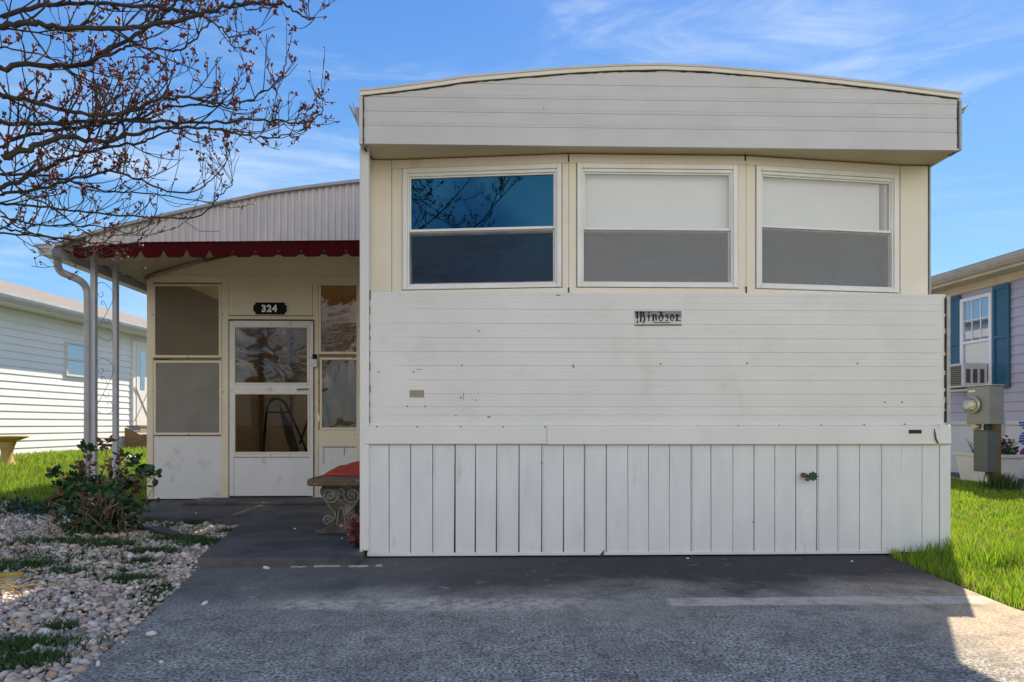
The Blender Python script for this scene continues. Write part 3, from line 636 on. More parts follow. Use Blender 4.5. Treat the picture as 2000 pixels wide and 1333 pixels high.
# bay window wall
XA, XB_, XCc, XD, XE, XG = wx(725,YB), wx(766,YB), wx(1111,YC), wx(1457,YC), wx(1757,YB), wx(1812,YB)
zs, zh = zt+.012, FZ-.002
box('corner_post', CREAM, home, (XA, YB-.004, zs), (XB_-.004, YB+.05, zh), .002)
box('corner_post', CREAM, home, (XE+.004, YB-.004, zs), (XG, YB+.05, zh), .002)
box('seam', DARK, home, (XB_-.004, YB+.002, zs), (XB_+.0, YB+.04, zh)); 
mb = MB(); mb.box((XL+.001, YB-.002, zs), (XL+.010, YB+.03, zh)); mb.build('channel', mat('aluminium_corner', (1,1,1)), home)
mb = MB(); mb.box((XL+.010, YB+.004, zs), (XA, YB+.03, zh)); mb.build('channel_gap', DARK, home)
panels = [((XB_,YB),(XCc,YC), (787,1097), 1), ((XCc,YC),(XD,YC), (1127,1440), 2), ((XD,YC),(XE,YB), (1476,1752), 3)]
GL = glass_mat('window_glass_sky_tint', refl=.20, tint=(.25,.42,.55), gcol=(.06,.27,.46)); GLB = glass_mat('window_glass_clear', refl=.05, tint=(.92,.93,.93))  # the sky's blue reflection is put into the left window's glossy colour
SCR = screen_mat('dark_insect_screen', (.27,.27,.265), .62); SCR1 = screen_mat('fine_insect_screen', (.03,.05,.08), .42)
for (pa, pb, (w0, w1), idx) in panels:
    u = Vector((pb[0]-pa[0], pb[1]-pa[1], 0)); Lw = u.length; u.normalize(); nrm = Vector((u.y, -u.x, 0))   # towards the viewer
    M = Matrix.Translation((pa[0], pa[1], 0)) @ Matrix((( u.x, -nrm.x, 0, 0), (u.y, -nrm.y, 0, 0), (0,0,1,0), (0,0,0,1)))   # local x along, y inwards, z up
    p0 = Vector((pa[0], pa[1], 0))
    def lu(px): return (hit(px, 600, p0, nrm)-p0).dot(u)
    U0, U1 = lu(w0), lu(w1)
    mid = (w0+w1)/2; dep = hit(mid, 600, p0, nrm)
    d = dep.x*sa+dep.y*ca
    zT = H+(HY-(322 if idx == 2 else 327))*d/F; zB = H+(HY-560)*d/F; zT = 2.474; zB = 1.694
    def pb_(name, m_, x0, y0, z0, x1, y1, z1, par=home, bev=.002):
        b_ = MB(); b_.M = M; b_.box((x0,y0,z0),(x1,y1,z1)); return b_.build(name, m_, par, bevel=bev)
    xa = .004 if idx != 2 else .0035; lo_, hi_ = (0.0 if idx > 1 else -.002), Lw
    pb_('header_board', CREAM, lo_+.001, -.004, zT+.004, hi_-.001, .05, zh); pb_('sill_board', CREAM, lo_+.001, -.010, zs-.001, hi_-.001, .05, zB-.004)
    pb_('side_board', CREAM, lo_+.001, -.003, zB-.003, U0-.004, .05, zT+.003); pb_('side_board', CREAM, U1+.004, -.003, zB-.003, hi_-.001, .05, zT+.003)
    # dark caulk gap round the unit
    b_ = MB(); b_.M = M; b_.box((U0-.004,.004,zB-.003),(U0,.03,zT+.003)); b_.box((U1,.004,zB-.003),(U1+.004,.03,zT+.003)); b_.box((U0,.004,zT),(U1,.03,zT+.003)); b_.build('seam', DARK, home)
    # window unit: outer frame with a stepped inner lip
    b_ = MB(); b_.M = M; fw = .030; ft = .052; fb = .026
    def ring(x0, x1, z0, z1, wl, wr, wt, wb, y0, y1):
        b_.box((x0,y0,z0),(x0+wl,y1,z1)); b_.box((x1-wr,y0,z0),(x1,y1,z1)); b_.box((x0+wl,y0,z1-wt),(x1-wr,y1,z1)); b_.box((x0+wl,y0,z0),(x1-wr,y1,z0+wb))
    ring(U0, U1, zB, zT, fw, fw, ft*.6, fb, -.016, .05)
    win = b_.build('window', VINYL, home, bevel=.004)
    b_ = MB(); b_.M = M; i0, i1, j0, j1 = U0+fw, U1-fw, zB+fb, zT-ft*.6
    ring(i0, i1, j0, j1, .012, .012, .020, .010, -.006, .05); b_.build('inner_frame', VINYL, win, bevel=.003)
    i0 += .012; i1 -= .012; j0 += .010; j1 -= .020; jm = H+(HY-449)*d/F
    b_ = MB(); b_.M = M; ring(i0, i1, jm-.002, j1, .010, .010, .010, .016, .004, .03); b_.build('upper_sash', VINYL, win, bevel=.002)
    b_ = MB(); b_.M = M; ring(i0, i1, j0, jm+.004, .010, .014, .030, .012, .020, .045); b_.build('lower_sash', VINYL, win, bevel=.002)
    def pane(name, m_, x0, x1, z0, z1, y): 
        b2 = MB(); b2.M = M; b2.box((x0,y,z0),(x1,y+.004,z1)); return b2.build(name, m_, win)
    pane('pane', GL if idx == 1 else GLB, i0+.010, i1-.010, jm+.014, j1-.010, .014); pane('pane', GL if idx == 1 else GLB, i0+.010, i1-.014, j0+.012, jm-.026, .032)
    pane('insect_screen', SCR1 if idx == 1 else SCR, i0+.004, i1-.014-.0, j0+.004, jm-.010, .008)
    if idx > 1:
        b2 = MB(); b2.M = M; xe = i1-.002 if idx == 2 else i1-.045; nfold = 24
        b2.box((i0+.006,.055,j0-.02),(xe,.058,j1+.02)); b2.build('roller_blind', BLIND, win)
    b2 = MB(); b2.M = M; b2.box((i0,.046,j0-.01),(i0+.012,.09,j1)); b2.box((i1-.012,.046,j0-.01),(i1,.09,j1)); b2.box((i0,.046,j0-.03),(i1,.09,j0)); b2.build('jamb', VINYL, win)
# short vertical splits in the header and sill boards
mb = MB()
for (px, py0, py1, y_) in [(1111,302,316,YC-.008),(1456,300,314,YC-.008),(1111,562,576,YC-.014),(1458,560,572,YC-.014)]:
    box('board_split', DARK, home, W(px-1.5,py1,y_), W(px+1,py0,y_)+Vector((0,.01,0)))
# gutters, both running back along the eaves
def gutter_run(xc, z, side, name='gutter', y1=13.4):
    s_ = side; prof = [(xc,z+.02),(xc,z-.045),(xc+s_*.035,z-.05),(xc+s_*.058,z-.01),(xc+s_*.072,z+.012),(xc+s_*.068,z+.014),(xc+s_*.05,z-.006),(xc+s_*.032,z-.042),(xc+s_*.006,z-.038),(xc+s_*.006,z+.02)]
    return MB().prism(prof, 'y', YF+.03, y1).build(name, mat('greenish_aluminium', (1,1,1)), home)
gutter_run(FR+.021, wz(1885,205,YF+.03), 1); gutter_run(FL-.027, wz(700,212,YF+.03)+.01, -1, y1=4.42)
mb = MB(); mb.prism([(wx(684,YF),wz(684,190,YF)),(wx(700,YF)-.002,wz(700,245,YF)),(wx(700,YF)-.002,wz(700,206,YF)),(wx(692,YF),wz(692,208,YF))], 'y', YF+.02, YF+.026); mb.build('gutter_bracket', GREYM, home)

# ------------------------------------------------------------------ enclosed porch
YP, YV = 6.95, 5.76
porch = thing('enclosed_porch', 'enclosed entry porch with corrugated arched fascia, burgundy valance and screened storm door', 'porch', (-2.3, 6.95, .07))
ppx = [(96,487),(150,463),(225,442),(300,424),(422,397),(525,375),(610,363),(703,352)]
parch = [(W(px, py, YV).x, W(px, py, YV).z) for px, py in ppx]; parch.append((-.80, parch[-1][1]+.02))
def pz(x, off=0.0):
    if x <= parch[0][0]: return parch[0][1]+off
    for (x0, z0), (x1, z1) in zip(parch, parch[1:]):
        if x <= x1: return z0+(z1-z0)*(x-x0)/(x1-x0)+off
    return parch[-1][1]+off
PX0, PX1 = parch[0][0], -.80
# roof sheet: curved, carries back over the room
mb = MB(); n = 30; V = []
for i in range(n+1):
    x = PX0+(PX1-PX0)*i/n; V += [(x,YV-.03,pz(x,-.025)),(x,YV-.03,pz(x)),(x,7.2,pz(x)),(x,7.2,pz(x,-.025))]
Fc = [(0,1,2,3),(4*n+3,4*n+2,4*n+1,4*n)]
for i in range(n):
    for k in range(4): Fc.append((4*i+k, 4*i+4+k, 4*i+4+(k+1)%4, 4*i+(k+1)%4))
mb.add(V, Fc).build('roof', mat('porch_roof_edge', (.36,.36,.35), (.28,.28,.27), scale=8, rough=.5), porch)
def fill_roof_mat():
    m, nt, N, L, B = nodes_of('light_fill_roof_sheet'); B.inputs['Base Color'].default_value = (.5,.46,.38,1); t = N.new('ShaderNodeBsdfTranslucent'); t.inputs[0].default_value = (.42,.36,.27,1); ms = N.new('ShaderNodeMixShader'); ms.inputs[0].default_value = .55
    L.new(B.outputs[0], ms.inputs[1]); L.new(t.outputs[0], ms.inputs[2]); L.new(ms.outputs[0], N['Material Output'].inputs[0]); return m
mb = MB(); V = []
for i in range(n+1):
    x = PX0+(PX1-PX0)*i/n; V += [(x,7.2,pz(x,-.01)),(x,11.2,pz(x,-.01))]
mb.add(V, [(2*i,2*i+2,2*i+3,2*i+1) for i in range(n)]).build('light_fill_roof', fill_roof_mat(), porch)  # unseen rear roof made translucent to brighten the porch room
# ceiling lining
mb = MB(); V = []
for i in range(n+1):
    x = PX0+.05+(PX1-PX0-.05)*i/n; V += [(x,YV+.01,min(pz(x,-.04), 2.62+.05*(i/n))),(x,7.19,min(pz(x,-.04), 2.62+.05*(i/n)))]
mb.add(V, [(2*i,2*i+2,2*i+3,2*i+1) for i in range(n)]).build('ceiling', mat('porch_ceiling_paint', (.66,.58,.42), (.6,.52,.36), scale=3, rough=.6), porch)
# corrugated fascia
FX0 = wx(168, YV); pitch = (wx(700,YV)-wx(600,YV))/100*13.2
mb = MB(); V = []; x = FX0; k = 0; cols = []
def fbot(x):
    zr_ = wz(690,468,YV); t = max(0, (wx(280,YV)-x)/(wx(280,YV)-wx(140,YV))); return zr_ - .035*min(1,(PX1-x)/(PX1-wx(280,YV))) - .05*t
while x < PX1:
    for (dx, dy) in ((0,0),(pitch*.40,0),(pitch*.52,.012),(pitch*.86,.012)):
        cols.append((x+dx, YV+dy))
    x += pitch
for (cx_, cy_) in cols: V += [(cx_, cy_, fbot(cx_)+(0.0 if cy_ == YV else .004)), (cx_, cy_, max(pz(cx_,-.022), fbot(cx_)+.002))]
mb.add(V, [(2*i,2*i+2,2*i+3,2*i+1) for i in range(len(cols)-1)]).build('corrugated_fascia', CORR, porch)
# scalloped valances (each scallop's outline lives in the mesh)
def valance(x0, x1, ztop_f, zbot_f, pitch_, notch_phase, y0, mname='front'):
    mb = MB(); top = []; bot = []; n = int((x1-x0)/.006)
    for i in range(n+1):
        x = x0+(x1-x0)*i/n; ph = ((x-notch_phase)/pitch_) % 1.0; dd = min(ph, 1-ph)*pitch_   # distance to nearest notch tip
        cut = max(0, .016+.050*(1-dd/.024)) if dd < .024 else (max(0, .016*(1-(dd-.024)/.03)**2) if dd < .054 else 0)
        top.append((x, ztop_f(x))); bot.append((x, zbot_f(x)+cut))
    V = []
    for (a_, b_) in zip(top, bot): V += [(a_[0],y0,a_[1]),(b_[0],y0,b_[1]),(b_[0],y0+.004,b_[1]),(a_[0],y0+.004,a_[1])]
    Fc = []
    for i in range(n):
        for k in range(4): Fc.append((4*i+k,4*i+4+k,4*i+4+(k+1)%4,4*i+(k+1)%4))
    return mb.add(V, Fc)
vp = (wx(675,YV)-wx(272,YV))/9
valance(wx(140,YV), PX1, lambda x: fbot(x)+.02, lambda x: wz(690,499,YV)-.035*min(1,(PX1-x)/(PX1-wx(140,YV))), vp, wx(675,YV), YV+.020).build('valance', BURG, porch)
mb = valance(YV+.03, YP, lambda x: 2.46, lambda x: 2.315, vp, .1, 0)
mb.v = [(PX0+.10+v[1], v[0], v[2]) for v in mb.v]; mb.build('side_valance', mat('side_valance_brown', (.13,.11,.08), (.09,.075,.05), scale=6, rough=.6), porch)
box('eave_beam', mat('side_valance_brown', (1,1,1)), porch, (PX0+.115, YV+.05, 2.37), (PX0+.20, 11.1, 2.45))
# gutter along the left eave
gzc = wz(100,490,YV-.05)
prof = [(PX0+.09,gzc+.045),(PX0+.09,gzc-.05),(PX0-.01,gzc-.05),(PX0-.03,gzc+.0),(PX0-.045,gzc+.02),(PX0-.045,gzc+.045),(PX0-.037,gzc+.045),(PX0-.035,gzc+.025),(PX0-.02,gzc+.002),(PX0-.003,gzc-.042),(PX0+.082,gzc-.042),(PX0+.082,gzc+.045)]
MB().prism(prof, 'y', YV-.10, 11.2).build('gutter', GREYM, porch)
MB().prism(prof[:6], 'y', YV-.104, YV-.100).build('gutter_end_cap', GREYM, porch)
# downspout
dn = MB(); path = [W(115,492,5.80), W(112,512,5.82), W(118,530,5.86), W(138,540,5.90), W(158,550,5.95), W(169,566,6.0), W(171.5,600,6.0), W(171.5,760,6.0), W(171.5,900,6.0), W(171.5,1005,6.0)]
def cr_(pts, k=5):
    pts = [Vector(p) for p in pts]; out = []
    for i in range(len(pts)-1):
        p0, p1, p2, p3 = pts[max(i-1,0)], pts[i], pts[i+1], pts[min(i+2,len(pts)-1)]
        for j in range(k):
            t = j/k; out.append(.5*((2*p1)+(-p0+p2)*t+(2*p0-5*p1+4*p2-p3)*t*t+(-p0+3*p1-3*p2+p3)*t**3))
    return out+[pts[-1]]
dn.tube(cr_(path, 5), .031, 8); dn.build('downspout', GREYM, porch)
# post pair with scrollwork between
pA, pB = W(183.5,900,6.02), W(226,900,6.45)
for p in (pA, pB): box('post', POST, porch, (p.x-.022, p.y-.022, .0), (p.x+.022, p.y+.022, 2.42), .004)
for (y0_, y1_) in ((559,668),(704,810)):
    zA, zB_ = H+(HY-y0_)*6.24/F, H+(HY-y1_)*6.24/F; hh_ = zA-zB_
    def sp(s_, t_): q = pA.lerp(pB, .12+.76*s_); return Vector((q.x, q.y, zA-hh_*t_))
    mb = MB()
    mb.tube(cr_([sp(.0,.2),sp(.06,.06),sp(.35,0),sp(.7,.02),sp(1,.10),sp(.98,.22),sp(.75,.4),sp(.4,.62),sp(.08,.8),sp(0,.9),sp(.15,.97),sp(.5,1.0),sp(.85,.96),sp(1,.86)]), .0024, 5)
    mb.tube(cr_([sp(0,.2),sp(.2,.27),sp(.38,.22),sp(.33,.17),sp(.25,.19)]), .0022, 5); mb.tube(cr_([sp(.62,.45),sp(.5,.35),sp(.3,.33),sp(.28,.38),sp(.38,.38)]), .0022, 5)
    mb.tube(cr_([sp(.38,.63),sp(.55,.70),sp(.72,.66),sp(.68,.6)]), .0022, 5); mb.tube(cr_([sp(1,.86),sp(.85,.78),sp(.65,.77),sp(.62,.83)]), .0022, 5)
    mb.build('scrollwork', IRON, porch)
# front wall boards
def pbx(name, m_, x0, y0, x1, y1, yo=0.0, th=.03, bev=.003, par=None):   # pixel corners on the porch wall plane, yo towards the viewer
    a_, b_ = W(x0,y1,YP), W(x1,y0,YP); return box(name, m_, par or porch, (a_.x, YP-yo, a_.z), (b_.x, YP-yo+th, b_.z), bev)
zf = .078
pbx('corner_post', PORCHW, 288, 532, 300, 975, .014, .05)
mb = MB(); xl_ = wx(288,YP); V = []; nn = 16       # gable board under the curved ceiling
for i in range(nn+1):
    x = xl_+(PX1-xl_)*i/nn; V += [(x, YP-.004, wz(300,553,YP)), (x, YP-.004, min(pz(x,-.045), 2.60+.05*(i/nn))+.0)]
mb.add(V, [(2*i,2*i+2,2*i+3,2*i+1) for i in range(nn)]).build('gable_panel', PORCHW, porch)
mb = MB()          # brown curved ceiling trim
pts = [Vector((x, YP-.02, min(pz(x,-.052), 2.585+.05*((x-xl_)/(PX1-xl_))))) for x in np.linspace(xl_, PX1, 20)]
for p, q in zip(pts, pts[1:]): mb.add([p+Vector((0,0,-.028)), q+Vector((0,0,-.028)), q, p, p+Vector((0,.014,-.028)), q+Vector((0,.014,-.028)), q+Vector((0,.014,0)), p+Vector((0,.014,0))], [(0,1,2,3),(0,4,5,1),(3,2,6,7)])
mb.build('ceiling_trim', WOODD, porch)
mb = MB(); p_, q_ = W(285,543,YP-.03), W(400,507,YV+.35); mb.tube([p_, q_], .022, 4); mb.build('rafter', WOODD, porch)
pbx('head_rail', PORCHW, 300, 540, 703, 553, .012, .04)
XDl, XDr = 447, 615
# left bay
pbx('mullion', PORCHW, 432, 553, 447, 975, .008, .04); pbx('kick_panel', KICK, 300, 852, 432, 974, .002)
pbx('bottom_rail', KICK, 300, 969, 432, 975, .008)
SCRP = screen_mat('dusty_porch_screen', (.20,.165,.11), .50); CLEARV = glass_mat('crumpled_clear_vinyl', refl=.045, tint=(.62,.52,.40), wave=.30, wscale=1.5, rough=.05, stretch=(1,1,1)); CLEARV2 = glass_mat('flat_clear_vinyl', refl=.05, tint=(.7,.64,.5), wave=.22, wscale=9, rough=.08)  # brown tint puts the reflected tree's tone into the vinyl colour
def framed(name, x0, y0, x1, y1, w, pane_m, scr_m=None, yo=.016, split=None, par=None):
    """a screen frame; px on the wall"""
    mb = MB(); a_, b_ = W(x0,y1,YP), W(x1,y0,YP); ww = w*6.95/F
    for (q0, q1) in (((a_.x,a_.z),(a_.x+ww,b_.z)), ((b_.x-ww,a_.z),(b_.x,b_.z)), ((a_.x+ww,b_.z-ww),(b_.x-ww,b_.z)), ((a_.x+ww,a_.z),(b_.x-ww,a_.z+ww))):
        mb.box((q0[0],YP-yo,q0[1]),(q1[0],YP-yo+.022,q1[1]))
    fr = mb.build(name, PORCHW, par or porch, bevel=.003)
    MB().box((a_.x+ww,YP-yo+.010,a_.z+ww),(b_.x-ww,YP-yo+.013,b_.z-ww)).build('pane', pane_m, fr)
    if scr_m: MB().box((a_.x+ww,YP-yo+.005,a_.z+ww),(b_.x-ww,YP-yo+.007,b_.z-ww)).build('insect_screen', scr_m, fr)
    return fr
framed('window', 300, 556, 433, 699, 4.5, CLEARV2, SCRP); framed('window', 301, 705, 434, 850, 4.5, CLEARV2, screen_mat('pale_dusty_screen', (.30,.28,.24), .66))
# over-door panel
pbx('over_door_panel', PORCHW, 447, 553, 610, 617, .004)
pbx('door_head', PORCHW, 440, 617, 618, 625, .012, .04)
pbx('door_jamb', PORCHW, 611, 553, 622, 975, .010, .04)
# door
door = MB(); a_, b_ = W(449,969,YP), W(610,626,YP)
def dbx(x0, y0, x1, y1, yo, th, mbx):
    p, q = W(x0,y1,YP), W(x1,y0,YP); mbx.box((p.x,YP-yo,p.z),(q.x,YP-yo+th,q.z))
dbx(449,628,458,969,.020,.03,door); dbx(604,628,613,969,.020,.03,door); dbx(458,628,604,637,.020,.03,door); dbx(458,887,604,893,.020,.03,door); dbx(458,894,604,969,.016,.025,door); dbx(458,752,604,767,.020,.03,door)
dr_ = door.build('door', KICK, porch, bevel=.003); dr_['label'] = 'white aluminium storm door with two tall panes and a scuffed kick panel'
framed('upper_sash', 457, 637, 605, 752, 4, CLEARV, None, .026, par=dr_); framed('lower_sash', 457, 767, 606, 887, 4, glass_mat('door_lower_glass', refl=.005, tint=(.9,.88,.84)), None, .026, par=dr_)
mb = MB(); p, q = W(580,761,YP-.05), W(600,760,YP-.05); mb.tube([p+Vector((0,.025,0)), p, q, q+Vector((0,.025,0))], .006, 6); mb.build('handle', BLACK, dr_)
mb = MB(); dbx(448.2,626,449,970,.024,.02,mb); dbx(613,626,614.2,970,.024,.02,mb); dbx(448,625.3,614,626.5,.024,.02,mb); mb.build('door_gap', DARK, porch)
mb = MB(); dbx(612,693,620,702,.040,.02,mb); mb.build('hasp', BLACK, porch); mb = MB(); dbx(613,703,621,718,.045,.02,mb); mb.build('padlock', mat('pale_lock', (.6,.58,.54), rough=.3), porch, bevel=.003)
# right bay
pbx('mullion', PORCHW, 622, 840, 703, 872, .006, .04); pbx('kick_panel', KICK, 622, 872, 703, 975, .002)
framed('window', 623, 554, 712, 692, 4.5, CLEARV, None); framed('window', 625, 699, 712, 840, 4.5, CLEARV, None)
pbx('side_post', PORCHW, 697, 500, 712, 975, .020, .04)
mb = MB()
for (x0,y0,x1,y1) in [(632,873,700,874.5),(632,873,633,905),(672,874,673.2,890),(301,553.5,434,555),(301,699.8,434,701),(300,850.5,432,851.5),(447,617,612,618),(458,893.2,604,894)]:
    mb = MB(); dbx(x0,y0,x1,y1,.0135 if y0<860 else .0055,.01,mb); mb.build('seam', mat('grey_seam', (.16,.14,.11), rough=.8), porch)
s1 = None
for (px, py) in [(367,553),(367,697),(367,703),(369,849),(299,615),(435,615),(299,766),(436,766),(529,632),(531,760),(529,890),(453,700),(453,817),(608,700),(621,817),(690,700),(693,849),(605,817)]:
    p = W(px, py, YP-.018)
    if s1 is None:
        s1 = MB().lathe([(.006,0),(.006,.003),(.003,.005)], (0,0,0), 8); s1.v = [(v[0],-v[2],v[1]) for v in s1.v]; s1 = s1.build('screw', RUST); s1.location = p; attach(s1, porch)
    else:
        k = s1.copy(); C.objects.link(k); k.location = p; k.parent = porch; k.matrix_parent_inverse = s1.matrix_parent_inverse.copy()
# house number plaque
c0, c1 = W(495,614,YP-.02), W(559,591.5,YP-.02); cw, ch = (c1.x-c0.x), (c1.z-c0.z); k_ = cw/10
outl = [(0,.30),(.03,.30),(.10,0),(.90,0),(.97,.30),(1,.30),(1,.70),(.97,.70),(.90,1),(.10,1),(.03,.70),(0,.70)]
outl = []
for (cx_, cz_, a0) in ((0,0,0),(1,0,90),(1,1,180),(0,1,270)):   # concave corners
    for t in np.linspace(90, 0, 6):
        an = R(a0+t); outl.append((c0.x+cx_*cw+.022*math.cos(an)*1.0, c0.z+cz_*ch+.030*math.sin(an)*1.0))
pl = MB().prism(outl, 'y', YP-.022, YP-.004).build('number_plaque', BLACK, porch)
def digits(txt, cx_, cz_, h_, par, y_):
    cu = bpy.data.curves.new('digits', 'FONT'); cu.body = txt; cu.size = h_/.70; cu.align_x = 'CENTER'; cu.extrude = .0015; cu.offset = .0042; cu.space_character = 1.15
    ob = bpy.data.objects.new('digits_tmp', cu); C.objects.link(ob); dg = bpy.context.evaluated_depsgraph_get(); me = bpy.data.meshes.new_from_object(ob.evaluated_get(dg)); bpy.data.objects.remove(ob)
    for v in me.vertices: x, z, y = v.co; v.co = (cx_+x, y_-y, cz_-h_/2+z)
    me.materials.clear(); me.materials.append(LETTER); o = bpy.data.objects.new('digits', me); C.objects.link(o); attach(o, par); return o
digits('324', W(526,602,YP-.02).x, W(526,602.8,YP-.02).z, 12.6*6.95/F, pl, YP-.0245)
# porch room behind the wall
box('room_floor', mat('porch_carpet', (.035,.04,.06), (.07,.02,.02), scale=1.4, rough=.9, lo=.5, hi=.55), porch, (xl_, YP+.04, .02), (-.83, 11.1, .08))
mb = MB()   # back wall with two bright openings
for (x0, x1, z0, z1) in [(xl_,-.83,.08,.95),(xl_,-.83,2.05,2.7),(xl_,xl_+.3,.95,2.05),(-2.45,-2.2,.95,2.05),(-1.1,-.83,.95,2.05)]: mb.box((x0,11.05,z0),(x1,11.1,z1))
mb.build('room_back_wall', INTP, porch)
mb = MB()
for (y0, y1, z0, z1) in [(7.0,11.05,.05,.95),(7.0,11.05,2.05,2.5),(7.0,7.3,.95,2.05),(8.9,9.2,.95,2.05),(10.8,11.05,.95,2.05)]: mb.box((xl_,y0,z0),(xl_+.04,y1,z1))
mb.build('room_side_wall', INTP, porch)
MB().prism([(xl_+.04,.08),(-.84,.08)]+[(x_, pz(x_,-.04)) for x_ in np.linspace(-.84, xl_+.04, 14)], 'y', 8.9, 8.95).build('room_partition', INTP, porch)
def curtain_mat():
    m, nt, N, L, B = nodes_of('light_fill_curtain_cloth'); B.inputs['Base Color'].default_value = (.6,.5,.36,1); t = N.new('ShaderNodeBsdfTranslucent'); t.inputs[0].default_value = (.6,.5,.34,1); ms = N.new('ShaderNodeMixShader'); ms.inputs[0].default_value = .6
    L.new(B.outputs[0], ms.inputs[1]); L.new(t.outputs[0], ms.inputs[2]); L.new(ms.outputs[0], N['Material Output'].inputs[0]); return m
box('light_fill_curtain', curtain_mat(), porch, (xl_+.045, 7.05, .9), (xl_+.05, 8.89, 2.1)); box('dark_stud', WOODD, porch, (wx(506,8.85), 8.84, .08), (wx(513,8.85), 8.88, 2.5)); box('dark_stud', WOODD, porch, (wx(566,8.85), 8.84, .08), (wx(570,8.85), 8.88, 2.5))  # curtain added over the side opening to pass beige light indoors

# walker seen through the storm door
wk = thing('walking_frame', 'black folding walker standing inside behind the storm door glass', 'walker', (W(545,0,7.6).x, 7.6, .08))
def wp(px, py, y): return W(px, py, y)
MB().tube(cr_([W(512,936,7.5), W(516,860,7.5), W(521,805,7.5), W(527,786,7.5), W(541,779,7.5), W(555,786,7.5), W(566,806,7.52), W(590,860,7.6), W(612,915,7.65)]), .014, 8).build('side_frame', BLACK, wk, True)
MB().tube([W(521,806,7.5), W(565,806,7.52)], .011, 8).build('crossbar', BLACK, wk, True)
MB().tube(cr_([W(585,868,7.8), W(600,825,7.8), W(612,795,7.8), W(625,783,7.8), W(640,800,7.8), W(650,925,7.8)]), .013, 8).build('side_frame', BLACK, wk, True)
mb = MB(); mb.add([W(546,790,7.56), W(551,800,7.56), W(572,840,7.62), W(585,880,7.66), W(570,890,7.66), W(556,850,7.6), W(549,815,7.56)], [(0,1,2,3,4,5,6)]); mb.build('hanging_bag', mat('black_cloth', (.02,.02,.018), (.035,.033,.028), scale=20, rough=.9), wk)

# ------------------------------------------------------------------ concrete bench with red throw, dried plant at its foot
CAST = mat('weathered_cast_stone', (.10,.085,.065), (.045,.042,.036), scale=14, rough=.85, bump=.5, bscale=50, c3=(.30,.28,.24), s3=9, lo3=.52, hi3=.66)
bx0, bx1 = -1.315, -.85; by0, by1 = 4.66, 5.76; sz0, sz1 = .395, .445
bench = thing('concrete_bench', 'old cast concrete garden bench with scroll carved legs beside the home wall', 'bench', ((bx0+bx1)/2, 5.05, .05))
mb = MB(); n = 40     # seat with soft rolled edge and slightly bowed outline
MB().prism([(bx0+.02,by0+.02),(bx1-.02,by0+.02),(bx1,by0+.06),(bx1,by1-.06),(bx1-.02,by1-.02),(bx0+.02,by1-.02),(bx0,by1-.06),(bx0,by0+.06)], 'z', sz0, sz1).build('seat', mat('mossy_seat_stone', (.16,.10,.045), (.09,.07,.045), scale=8, rough=.85, bump=.4, c3=(.22,.20,.17), s3=10, lo3=.55, hi3=.65), bench, bevel=.012)
def pedestal(y):
    cx_ = (bx0+bx1)/2; w = .165
    half = [(.150,.0),(.150,.03),(.118,.045),(.098,.075),(.112,.105),(.122,.13),(.098,.155),(.088,.18),(.100,.215),(.130,.25),(.152,.285),(.155,.315),(.140,.34),(.150,.345)]
    poly = [(cx_+x_, .05+z_) for x_, z_ in half]+[(cx_-x_, .05+z_) for x_, z_ in reversed(half)]
    p = MB().prism(poly, 'y', y, y+.085).build('pedestal', CAST, bench, bevel=.008)
    mb = MB()
    for s_ in (-1, 1):   # raised scrolls on both faces
        for yy in (y-.002, y+.087):
            sp_ = []
            for t in np.linspace(0, 1, 26):
                an = t*math.pi*3.6; r_ = .052*(1-t)+.008; sp_.append((cx_+s_*(.078-r_*math.cos(an)*1.0+.0), yy, .05+.275+r_*math.sin(an)*-1.0))
            mb.tube(sp_, .0085, 6)
            sp_ = []
            for t in np.linspace(0, 1, 18):
                an = t*math.pi*2.8; r_ = .034*(1-t)+.006; sp_.append((cx_+s_*(.100-r_*math.cos(an)), yy, .05+.095+r_*math.sin(an)))
            mb.tube(sp_, .008, 6)
            mb.tube(cr_([(cx_+s_*.118,yy,.30),(cx_+s_*.088,yy,.25),(cx_+s_*.045,yy,.20),(cx_+s_*.050,yy,.16),(cx_+s_*.075,yy,.135)]), .008, 6)
    for yy in (y-.003, y+.088):
        mb.tube(cr_([(cx_-.02,yy,.345),(cx_,yy,.375),(cx_+.02,yy,.345),(cx_,yy,.33),(cx_-.02,yy,.345)]), .008, 6)
        mb.tube(cr_([(cx_-.03,yy,.11),(cx_-.022,yy,.19),(cx_,yy,.24),(cx_+.022,yy,.19),(cx_+.03,yy,.11)]), .007, 6)
    mb.build('scroll_carving', mat('pale_worn_stone', (.26,.23,.18), (.12,.11,.09), scale=25, rough=.85, bump=.3), p, True)
pedestal(4.76); pedestal(5.56)
box('foot', CAST, bench, ((bx0+bx1)/2-.19, 4.745, .05), ((bx0+bx1)/2+.19, 4.86, .082), .01)
mb = MB(); nx_, ny_ = 14, 22; V = []
for j in range(ny_+1):
    for i in range(nx_+1):
        u, v = i/nx_, j/ny_; x = bx0+.045+(bx1-bx0-.05)*u; y = by0+.30+(by1-by0-.28)*v
        z = sz1+.018+.045*sst((y-by0-.30)/.35)*(1-.5*(2*u-1)**4)+.004*math.sin(9*u+5*v)+.004*math.sin(14*v)
        if u < .07 or v > .97: z -= .012
        V.append((x, y, z))
top = len(V)
V += [(x, y, sz1+.001) for (x, y, z) in V]
w_ = nx_+1; Fc = [(j*w_+i, j*w_+i+1, (j+1)*w_+i+1, (j+1)*w_+i) for j in range(ny_) for i in range(nx_)]
Fc += [tuple(k+top for k in reversed(f)) for f in Fc]
for i in range(nx_): Fc += [(i, i+top, i+1+top, i+1), (ny_*w_+i, ny_*w_+i+1, ny_*w_+i+1+top, ny_*w_+i+top)]
